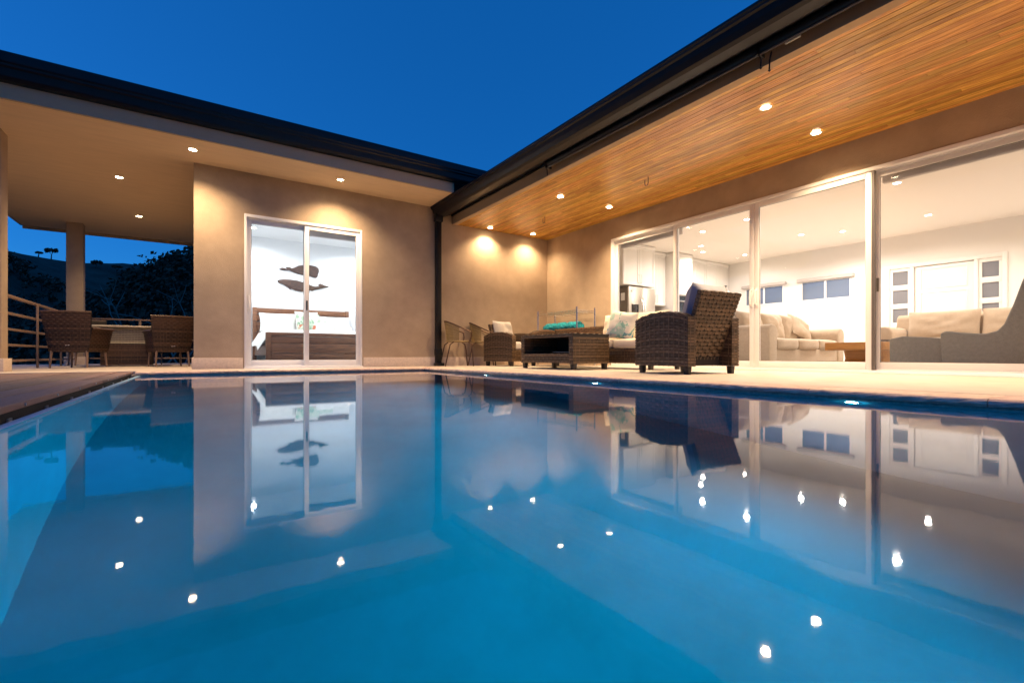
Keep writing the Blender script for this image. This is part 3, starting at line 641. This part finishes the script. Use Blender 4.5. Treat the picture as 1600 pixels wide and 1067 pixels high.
# wire rack with towels
t = thing('wire_rack', 'chrome wire shelving rack against the stucco wall', 'shelf rack', (6.20, 7.36, .001))
RX, RY = .23, .61
for sx in (-1,1):
    for sy in (-1,1): M().tube([(sx*RX,sy*RY,0),(sx*RX,sy*RY,1.12)], .0135, 8).build('post', CHROME, t, True)
for z in (.30, .66, 1.06):
    m = M()
    for sx in (-1,1):
        for dz in (0, .035): m.tube([(sx*RX,-RY,z-dz),(sx*RX,RY,z-dz)], .005, 6)
        m.tube([(sx*RX, -RY+RY*2*k/24, z-(.035 if k % 2 else 0)) for k in range(25)], .003, 4)
    for sy in (-1,1):
        for dz in (0, .035): m.tube([(-RX,sy*RY,z-dz),(RX,sy*RY,z-dz)], .005, 6)
        m.tube([(-RX+2*RX*k/8, sy*RY, z-(.035 if k % 2 else 0)) for k in range(9)], .003, 4)
    for k in range(1, 20): m.tube([(-RX,-RY+2*RY*k/20,z+.003),(RX,-RY+2*RY*k/20,z+.003)], .0028, 4)
    m.build('wire_shelf', CHROME, t, True)
for y, ry, lab in [(7.70, 0, 'rolled teal towel at the far end of the wire rack shelf'), (7.36, 1, 'rolled teal towel in the middle of the wire rack shelf'), (7.03, 2, 'rolled teal towel at the near end of the wire rack shelf')]:
    m = M(); n = 26
    def sp(u, v): a = u*2*math.pi; rr = (.092+.022*noise.noise(Vector((math.cos(u*6.2832)*2.5, math.sin(u*6.2832)*2.5, v*7+ry*3))))*(1-.25*abs(v*2-1)**6); return (math.sin(a)*rr*1.5, (v-.5)*.36, .092+math.cos(a)*rr)
    m.grid(sp, n, 14); m.add([sp(k/n, 0) for k in range(n)], [tuple(range(n))]); m.add([sp(k/n, 1) for k in range(n)], [tuple(range(n))])
    t = tag(m.build('rolled_towel', TEAL, None, True, angle=60), lab, 'towel', 'teal towels on the wire rack'); t.location = (6.14, y, .672)
# bistro chairs (front +x)
def bistro(loc, rz, lab):
    t = thing('bistro_chair', lab, 'chair', loc, rz, 'bistro chairs by the back wall')
    for sy in (-1, 1):
        M().tube([(.25,sy*.20,0),(.225,sy*.205,.30),(.20,sy*.21,.42),(.14,sy*.21,.455)], .0115, 8).build('leg', BRONZE, t, True)
        M().tube([(-.29,sy*.21,0),(-.235,sy*.215,.25),(-.20,sy*.215,.40),(-.13,sy*.21,.452)], .0115, 8).build('leg', BRONZE, t, True)
    arc = [(.23*math.cos(a)-.02 if False else -.05+.24*math.cos(a)*1.0, .255*math.sin(a)) for a in [R(-75)-R(210)*k/20 for k in range(21)]]
    pts = [(.17,-.225,.455),(.20,-.25,.56)] + [(.19-.44*math.sin(math.pi*k/20)**.85, -.27*math.cos(math.pi*k/20), .64+.20*math.sin(math.pi*k/20)) for k in range(21)] + [(.20,.25,.56),(.17,.225,.455)]
    M().tube(pts, .0125, 8).build('back_rail', BRONZE, t, True)
    top = [Vector(p) for p in pts[5:20]]
    seat = [(.20*math.cos(a)+.0, .21*math.sin(a), .462) for a in [2*math.pi*k/24 for k in range(24)]]
    M().lathe([(.0,.0),(.19,0),(.215,.006),(.215,.02),(.19,.026),(.0,.024)], 24, (0,0,.452)).build('seat', RATTAN, t, True, angle=50)
    w = M()
    def P(u, v):
        f = u*(len(top)-1); i = min(int(f), len(top)-2); q = top[i].lerp(top[i+1], f-i); a = math.atan2(q.y, q.x); b = Vector((.205*math.cos(a), .205*math.sin(a), .478)); p = b.lerp(q, v); nrm = Vector((math.cos(a), math.sin(a), 0)); return p, nrm
    weave(w, P, 20, 22, .002); w.build('woven_back', RATTAN, t, True)
    M().tube([(.22,-.205,.2),(.22,.205,.2)], .008, 6).build('stretcher', BRONZE, t, True)
bistro((4.12, 8.03, .001), R(-12), 'bronze bistro chair with woven back, next to the downpipe')
bistro((4.72, 8.15, .001), R(-25), 'bronze bistro chair mostly hidden behind the wicker armchair')

# ------------------------------------------------------------------ porch furniture and railing
def dining_chair(loc, rz, lab, weavem=WICKP):
    t = thing('dining_chair', lab, 'chair', loc, rz, 'wicker dining chairs on the porch')  # faces -y
    def surf(hw, ya, yb_, za, zb_, bow):
        def P(u, v):
            z = za+(zb_-za)*v; y = ya+(yb_-ya)*v; x = hw(v)*(1-2*u); return Vector((x, y+bow*(1-(1-2*u)**2), z)), Vector((0,1,0))
        return P
    hw = lambda v: .27+.07*v**.8
    w = M(); weave(w, surf(hw, .24, .33, .26, .90, .045), 14, 18, .008); o = w.build('backrest', weavem, t, True, angle=60)
    c = M(); c.grid(lambda u, v: surf(hw, .24, .33, .26, .90, .045)(u, v)[0]-Vector((0,.012,0)), 8, 4); c.grid(lambda u, v: surf(hw, .24, .33, .26, .90, .045)(u, v)[0]-Vector((0,.03,0)), 8, 4); c.build('back_core', WICKD, o)
    M().tube([surf(hw, .24, .33, .26, .90, .045)(k/12, 1)[0]-Vector((0,.012,0)) for k in range(13)], .018, 8).build('top_rim', weavem, o, True)
    for s in (-1, 1):
        w = M()
        def P(u, v, s=s):
            yy = -.28+.54*u; zt = .64; z = .26+(zt-.26)*v; return Vector((s*(.27+.05*v+.02*math.sin(math.pi*u)), yy-.05*(1-u)*v, z)), Vector((s,0,0))
        weave(w, P, 11, 12, .005); a = w.build('arm', weavem, t, True, angle=60); c = M(); c.grid(lambda u, v: P(u, v)[0]-Vector((s*.012,0,0)), 6, 4); c.build('arm_core', WICKD, a)
        M().tube([P(k/8, 1)[0] for k in range(9)], .02, 8).build('arm_rim', weavem, a, True)
    b = bx(-.26, .26, -.29, .22, .27, .40).build('seat_base', WICKD, t); w = M(); weave(w, flat((-.26,-.297,.265), (.52,0,0), (0,0,.14)), 12, 4, .005); w.build('seat_weave', weavem, b, True)
    cushion_box(-.25, .25, -.28, .2, .40, .47, .015).build('seat_cushion', PALEWEAVE, t, True, angle=False)
    for (x, y) in ((-.24,-.25),(.24,-.25),(-.24,.24),(.24,.24)):
        M().tube([(x,y,.28),(x*1.06,y*1.08,.0)], [.02,.013], 8).build('leg', RAIL, t, True)
    M().box(-.03,.03,.292,.296,.36,.375).build('care_tag', WHITE, t)
dining_chair((-1.62, 10.55, .001), R(160), 'wicker dining chair with its back to the pool, left of the porch table')
dining_chair((-.42, 10.85, .001), R(195), 'wicker dining chair with its back to the pool, beside the bedroom wall')
dining_chair((-1.75, 12.35, .001), R(20), 'wicker dining chair at the far left side of the porch table')
dining_chair((-.45, 12.5, .001), R(-15), 'wicker dining chair at the far right side of the porch table')
t = thing('dining_table', 'square wicker dining table with a pale top on the porch', 'table', (-1.07, 11.6, .001))
bx(-.52,.52,-.52,.52,.715,.745).build('table_top', PALETOP, t, bevel=.006)
c = bx(-.36,.36,-.36,.36,.02,.71).build('base', WICKD, t); w = M()
weave(w, flat((-.37,-.368,.42), (.74,0,0), (0,0,.29)), 16, 9, .005); w.build('upper_weave', PALEWEAVE, c, True)
w = M(); weave(w, flat((-.37,-.368,.02), (.74,0,0), (0,0,.39)), 16, 12, .005); w.build('lower_weave', WICKP, c, True)
def railing(lab, p0, p1, posts):
    p0, p1 = Vector(p0), Vector(p1); d = p1-p0; a = math.atan2(d.y, d.x); t = thing('railing', lab, 'railing', p0, a); L_ = d.length
    for z, h in ((1.03,.02),(.79,.016),(.57,.016),(.35,.016),(.13,.016)): bx(0, L_, -.02, .02, z-h, z+h).build('rail', RAIL, t, bevel=.004)
    for s in posts: bx(s-.024, s+.024, -.045, -.0205, .0, 1.008).build('post', RAIL, t, bevel=.003)
railing('brown metal porch railing running from the near pillar to the far column', (-2.17, 8.74, 0), (-2.17, 13.6, 0), (1.9, 3.5))
railing('brown metal porch railing along the far edge behind the dining table', (-2.0, 14.2, 0), (3.4, 14.2, 0), (.9, 2.4, 3.9))
railing('brown metal railing along the deck toward the pool end', (-2.9, -3, 0), (-2.9, 8.4, 0), (.1, 2, 3.8, 5.6, 7.4, 9.2, 11))

# ------------------------------------------------------------------ eaves: roller blind, hooks
t = thing('roller_blind', 'rolled up black sun blind hanging under the gutter edge', 'blind', (4.085, 5.2, 2.868))
M().tube([(0,0,0),(0,-9.5,0)], .046, 14).build('roll', BLACK, t, True)
M().tube([(-.02,.0,-.052),(-.02,-9.5,-.052)], .009, 8).build('bottom_bar', GREYVINYL, t, True)
for y in (.015, -2.97, -6.0):
    M().box(-.05,.05,y-.012,y+.012,-.06,.08).tube([(-.03,y,-.05),(-.04,y-.03,-.11),(-.03,y-.02,-.17)], .007, 6).build('bracket', BLACK, t)
    if y < 0: 
        M().tube([(.03,y-.08,-.05),(.02,y-.07,-.12),(.035,y-.06,-.19)], .007, 6).lathe([(.0,-.014),(.014,0),(.0,.014)], 8, (.035,y-.06,-.2)).lathe([(.0,-.014),(.014,0),(.0,.014)], 8, (-.03,y-.02,-.18)).build('tie_cord', BLACK, t, True)
        M().box(.052,.07,y-.30,y-.18,-.03,-.005).build('label_tag', WHITE, t)
for x, y, lab in [(5.42, 4.62, 'small metal hook in the timber ceiling left of the double door'), (5.38, 7.0, 'small metal hook in the timber ceiling between the two back lamps')]:
    t = tag(M().tube([(0,-.03,.0),(0,-.03,-.09),(0,-.015,-.115),(0,.015,-.115),(0,.03,-.09),(0,.03,-.03)], .006, 6).build('ceiling_hook', BRONZE, None, True), lab, 'hook', 'hooks in the timber ceiling'); t.location = (x, y, 2.776)

# ------------------------------------------------------------------ bedroom
t = thing('bed', 'dark rustic wood bed with white bedding behind the bedroom glass door', 'bed', (2.08, 10.9, .0))
m = M()
for z0, z1 in ((.25,.48),(.50,.72),(.74,.95),(.97,1.12)): m.box(-.96, .96, 1.03, 1.08, z0, z1)
m.build('headboard', BEDWOOD, t, bevel=.006); h = t.children[-1]
M().box(-1.04,-.96,.99,1.1,0,1.27).box(.96,1.04,.99,1.1,0,1.27).box(-.96,.96,1.0,1.09,1.13,1.26).build('headboard_frame', BEDWOOD, h, bevel=.006)
m = M()
for z0, z1 in ((.10,.235),(.24,.42),(.425,.56)): m.box(-.93,.93,-1.18,-1.14,z0,z1)
m.build('footboard', BEDWOOD, t, bevel=.005); h = t.children[-1]
M().box(-1.02,-.93,-1.2,-1.12,0,.63).box(.93,1.02,-1.2,-1.12,0,.63).box(-.93,.93,-1.19,-1.13,.565,.63).box(-.93,.93,-1.19,-1.13,.24,.262).build('footboard_frame', BEDWOOD, h, bevel=.006)
for s in (-1,1): bx(s*.97-.03, s*.97+.03, -1.12, .99, .2, .42).build('side_rail', BEDWOOD, t, bevel=.004)
cushion_box(-.94,.94,-1.11,.98,.36,.64,.03).build('mattress', LINEN, t, True, angle=False)
def duv(u, v):
    x = -1.3+2.6*u; y = -1.10+1.75*v; z = .70; ex = max(0, abs(x)-.95)
    z = .70-.9*ex**1.0*1.0 if ex > 0 else .70; x = math.copysign(min(abs(x), .95+ex*.55), x); w = noise.noise(Vector((x*5,y*4,z*3)))
    return (x+(.03*w if ex else 0), y, z+.02*w-.09*max(0, 1-v*14)**2)
M().grid(duv, 40, 24).build('duvet', LINEN, t, True, angle=False)
for x, y, z, w, h, mt, rx, rzz, lab in [(1.52, 11.68, .93, .75, .46, LINEN, -22, 0, 'white pillow on the left of the bed'), (2.72, 11.68, .91, .75, .44, LINEN, -22, 0, 'white pillow on the right of the bed'), (2.12, 11.52, .93, .52, .44, BOTAN2, -20, 4, 'green floral cushion standing in the middle of the bed'),
        (2.12, 11.72, .99, .5, .45, LINEN, -15, 0, 'white square pillow behind the floral cushion'), (2.44, 11.62, .90, .5, .36, BOTAN2, -24, -6, 'grey green patterned cushion behind and right of the floral cushion'), (2.45, 11.42, .82, .42, .27, LINEN, -28, -4, 'small white pillow in front on the bed')]:
    o = tag(pillow(w, h, .17, int(x*10)).build('bed_pillow' if mt is LINEN else 'cushion', mt, None, True, angle=False), lab, 'pillow', 'pillows on the bed'); put(o, (x, y, z), (R(rx), 0, R(rzz)))
# wall whales: carved relief
def carved(name, pts, loc, lab, flip=False):
    m = M(); n = len(pts); cx = sum(p[0] for p in pts)/n; cz = sum(p[1] for p in pts)/n
    vs = [(x, 0, z) for x, z in pts] + [(x, -.03, z) for x, z in pts] + [(cx+(x-cx)*.86, -.05, cz+(z-cz)*.72) for x, z in pts]
    m.add(vs, [tuple(range(n))] + [(n*k+i, n*k+(i+1)%n, n*(k+1)+(i+1)%n, n*(k+1)+i) for k in range(2) for i in range(n)] + [tuple(range(3*n-1, 2*n-1, -1))])
    o = tag(m.build(name, WHALE, None), lab, 'wall art', 'wooden whales over the bed'); o.location = loc; return o
carved('wooden_whale', [(-.44,-.01),(-.38,.03),(-.34,.01),(-.26,.015),(-.30,.05),(-.22,.055),(-.20,.02),(-.12,.05),(-.02,.11),(.1,.135),(.25,.145),(.36,.13),(.42,.09),(.435,.02),(.41,-.05),(.40,-.11),(.37,-.145),(.27,-.125),(.18,-.09),(.08,-.10),(-.02,-.085),(-.14,-.05),(-.22,-.015),(-.30,-.025),(-.36,-.03)],
       (2.02, 12.048, 2.19), 'upper carved wooden whale on the wall, facing right with a blunt square head')
carved('wooden_whale', [(-.57,.08),(-.55,.11),(-.44,.135),(-.30,.14),(-.16,.13),(-.02,.10),(.12,.05),(.26,.015),(.38,.03),(.36,.10),(.41,.085),(.46,.06),(.56,.05),(.545,.03),(.46,.01),(.41,-.01),(.33,-.035),(.24,-.06),(.18,-.09),(.14,-.075),(.06,-.10),(-.06,-.125),(-.18,-.11),(-.26,-.075),(-.30,-.09),(-.34,-.05),(-.44,.01),(-.54,.04)],
       (2.12, 12.048, 1.82), 'lower carved wooden whale on the wall, facing left with a long tapering tail')
t = thing('bedside_lamp', 'small glowing glass lamp at the right side of the bed', 'lamp', (3.02, 11.5, .55))
M().lathe([(0,0),(.06,0),(.055,.02),(.015,.03),(.015,.12)], 14).build('base', BRONZE, t, True); M().lathe([(.05,.12),(.055,.2),(.05,.3),(.0,.31)], 14).build('lamp_shade', emit('lamp_glow', (1,.75,.45), 3), t, True)
t = thing('bedside_table', 'dark wooden bedside table right of the bed', 'bedside table', (3.45, 11.6, 0)); bx(-.25,.25,-.22,.22,.5,.55).build('table_top', BEDWOOD, t, bevel=.005); bx(-.23,.23,-.2,.2,.15,.5).build('body', BEDWOOD, t)
for sx in (-1,1):
    for sy in (-1,1): bx(sx*.21-.02,sx*.21+.02,sy*.18-.02,sy*.18+.02,0,.15).build('leg', BEDWOOD, t)
t = thing('air_vent', 'white ceiling air vent in the bedroom', 'vent', (2.4, 10.6, 2.86))
m = M(); frame_ring(m, -.3,.3,-.01,0,-.15,.15,.02,.0001,.0001); m.box(-.28,.28,-.15,-.13,-.012,0).box(-.28,.28,.13,.15,-.012,0); m.build('frame', RIMB, t)
for k in range(8): bx(-.28,.28,-.12+k*.033,-.11+k*.033,-.02,-.002).build('slat', GREYC, t)
tag(bx(.18, 3.9, 8.75, 11.9, .002, .014).build('rug', DARKRUG, None), 'dark rug covering the bedroom floor under the bed', 'rug')

# ------------------------------------------------------------------ kitchen (fronts face -y)
def cabinet(lab, x0, x1, y0, y1, z0, z1, nd, handle='bottom', rows=1):
    t = thing('kitchen_cabinet', lab, 'cabinet', (x0, y0, 0), 0, 'white kitchen cabinets')
    bx(0, x1-x0, .022, y1-y0, z0, z1).build('carcass', CAB, t, bevel=.002); w = (x1-x0)/nd
    for k in range(nd):
        a, b = k*w+.003, (k+1)*w-.003; m = M().box(a, b, .006, .02, z0+.003, z1-.003); frame_ring(m, a, b, z0+.003, z1-.003, -.004, .0055, .065, .065, .065); d = m.build('door', CAB, t, bevel=.002)
        hx = (b-.04 if k % 2 == 0 else a+.04); zz = z0+.06 if handle == 'bottom' else z1-.26
        M().tube([(hx,-.004,zz),(hx,-.034,zz+.012),(hx,-.034,zz+.188),(hx,-.004,zz+.2)], .006, 6).build('handle', STEEL, d, True)
    if z1 > 2.6: M().box(-.002, x1-x0+.002, -.02, y1-y0, z1, z1+.08).build('crown_molding', CAB, t, bevel=.01)
cabinet('tall white double cupboard above the steel fridge', 8.25, 9.36, 7.72, 8.395, 1.86, 2.76, 2)
cabinet('narrow white wall cupboard right of the fridge', 9.372, 10.15, 8.03, 8.395, 1.48, 2.76, 2)
cabinet('white tall cupboard holding the oven', 10.162, 10.92, 7.78, 8.395, 0, 2.76, 1)
cabinet('white wall cupboard nearest to the oven cupboard', 10.93, 11.9, 8.03, 8.395, 1.42, 2.76, 2)
cabinet('white wall cupboard in the far kitchen corner', 11.91, 12.98, 8.03, 8.395, 1.42, 2.76, 2)
cabinet('white base cupboard beside the fridge under the counter', 9.372, 10.15, 7.80, 8.395, .08, .88, 2, 'top')
cabinet('white base cupboard in the far kitchen corner under the counter', 10.93, 12.98, 7.80, 8.395, .08, .88, 4, 'top')
tag(M().box(9.365,10.155,7.77,8.395,.882,.92).build('countertop', COUNTER, None, bevel=.004), 'dark granite counter beside the fridge', 'countertop')
tag(M().box(10.925,12.99,7.77,8.395,.882,.92).build('countertop', COUNTER, None, bevel=.004), 'dark granite counter in the far kitchen corner', 'countertop')
part('backsplash', STONETILE, (9.365, 10.158, 8.38, 8.399, .922, 1.478), (10.925, 12.99, 8.38, 8.399, .922, 1.418))
t = thing('wall_oven', 'black glass oven set in the tall white kitchen cupboard', 'oven', (10.24, 7.765, 1.15)); bx(0,.6,-.012,.008,0,.62).build('body', FRIDGED, t, bevel=.004); bx(.04,.56,-.016,-.0125,.06,.42).build('door_glass', BLACKG, t); bx(.04,.56,-.016,-.0125,.47,.58).build('control_panel', BLACKG, t)
M().tube([(.06,-.02,.45),(.06,-.05,.45),(.54,-.05,.45),(.54,-.02,.45)], .009, 6).build('handle', STEEL, t, True)
t = thing('refrigerator', 'stainless steel double door fridge with a dark dispenser', 'fridge', (8.37, 7.66, 0))
bx(0,.93,.05,.70,.02,1.80).build('body', FRIDGED, t, bevel=.006)
for a, b in ((.0,.462),(.468,.93)):
    d = bx(a, b, 0, .047, .70, 1.81).build('door', FRIDGE, t, bevel=.008); hx = b-.035 if a == 0 else a+.035
    M().tube([(hx,-.005,.86),(hx,-.06,.95),(hx,-.072,1.2),(hx,-.06,1.45),(hx,-.005,1.54)], .014, 8).build('handle', CHROME, d, True)
    if a == 0:
        M().box(.10,.33,-.008,.0,1.02,1.40).box(.10,.33,-.012,-.0085,1.29,1.40).build('dispenser', BLACKG, d, bevel=.003); M().box(.07,.12,-.004,.0,1.68,1.73).build('badge', CHROME, d)
d = bx(0,.93,0,.047,.06,.69).build('drawer', FRIDGE, t, bevel=.008); M().tube([(.12,-.005,.6),(.12,-.06,.6),(.81,-.06,.6),(.81,-.005,.6)], .014, 8).build('handle', CHROME, d, True)
t = tag(bx(-.003,-.0005,-.06,.06,-.09,.09).build('note_sheet', LINEN, None), 'white paper note stuck on the side of the fridge', 'paper'); t.location = (8.37, 7.84, 1.58)

# ------------------------------------------------------------------ living room
def sofa(lab, loc, rz, w, d, nseat, armw=.24, pil=(), seat_h=.46, arm_h=.67, back_h=.9):
    t = thing('sofa', lab, 'sofa', loc, rz)  # faces -y
    bx(-w/2+.02, w/2-.02, -d/2+.03, d/2-.03, .05, .30).build('frame', BEIGE, t, bevel=.02, seg=3)
    for s in (-1, 1):
        xc = s*(w/2-armw/2); m = M(); ol = []
        for k in range(13):
            a = math.pi*k/12; ol.append((-armw/2*1.06*math.cos(a)*-1*-1, arm_h-armw/2+armw/2*math.sin(a)))
        ol = [(-armw*.42, .05)] + ol + [(armw*.42, .05)]
        m.prism(ol, lambda a,z: (xc+a, -d/2, z), lambda a,z: (xc+a, d/2-.05, z)); m.build('arm', BEIGE, t, bevel=.025, seg=3)
    m = M(); m.prism([(d/2-.28,.28),(d/2-.20,back_h-.06),(d/2-.12,back_h),(d/2-.03,back_h-.04),(d/2,.06),(d/2-.28,.06)], lambda y,z: (-w/2+.05,y,z), lambda y,z: (w/2-.05,y,z)); m.build('back', BEIGE, t, bevel=.03, seg=3)
    sw = (w-2*armw)/nseat
    for k in range(nseat):
        x0 = -w/2+armw+k*sw
        cushion_box(x0+.004, x0+sw-.004, -d/2-.02, d/2-.26, .29, seat_h, .022, k).build('seat_cushion', BEIGE, t, True, angle=False)
        o = pillow(sw-.01, .5, .24, 7+k, .03).build('back_cushion', BEIGE, t, True, angle=False); put(o, (x0+sw/2, d/2-.32, seat_h+.22), (R(-12),0,0))
    return t
sofa('beige three seat sofa seen from its side end behind the middle door panel', (8.26, 4.17, .003), 0, 2.5, .95, 3)
o = tag(pillow(.5, .46, .17, 31).build('sofa_pillow', BEIGE, None, True, angle=False), 'square beige throw pillow leaning against the back of the side sofa', 'pillow'); put(o, (9.02, 4.22, .70), (R(-30), R(20), R(-12)))
sofa('beige sofa with large back cushions in front of the entry door', (9.85, 2.05, .003), R(-90), 2.3, 1.0, 2)
t = thing('slab_table', 'thick wooden slab coffee table between the two beige sofas', 'coffee table', (8.25, 2.9, .003))
bx(-.52,.52,-.36,.36,.275,.39).build('table_top', TABLEWOOD, t, bevel=.008)
M().prism([(-.34,0),(.34,0),(.20,.08),(.15,.16),(.2,.274),(-.2,.274),(-.15,.16),(-.20,.08)], lambda x,z: (x,-.24,z), lambda x,z: (x,.24,z)).build('base', TABLEWOOD, t, bevel=.006)
o = tag(M().box(-.09,.09,-.12,.12,0,.02).box(-.08,.08,-.11,.10,.0201,.036).build('book', GREYVINYL, None, bevel=.002), 'small dark book pile lying on the slab coffee table', 'book'); o.location = (8.1, 2.7, .394)
# grey lounge chair and ottoman close to the glass
t = thing('ottoman', 'grey upholstered ottoman beside the grey lounge chair, close to the glass', 'ottoman', (7.30, 1.99, .003))
M().prism([(-.24,.02),(.24,.02),(.245,.30),(.245,.40),(.12,.43),(-.10,.415),(-.245,.40),(-.25,.30)], lambda y,z: (-.33,y,z), lambda y,z: (.33,y,z)).build('body', GREYS, t, bevel=.02, seg=3)
t = thing('lounge_chair', 'grey upholstered lounge chair with a high swept back, close to the glass', 'lounge chair', (7.30, 1.05, .003))
ol = [(.69,.02),(.705,.45),(.66,.475),(.50,.45),(.34,.435),(.25,.46),(.20,.53),(.13,.74),(.07,.96),(.03,1.06),(-.04,1.09),(-.10,1.04),(-.12,.8),(-.16,.02)]
M().prism(ol, lambda y,z: (-.37,y,z), lambda y,z: (.37,y,z)).build('body', GREYS, t, bevel=.02, seg=3)
for sx in (-1,1):
    for yy in (.6, -.08): bx(sx*.3-.025, sx*.3+.025, yy-.025, yy+.025, 0, .025).build('foot', FOOT, t)
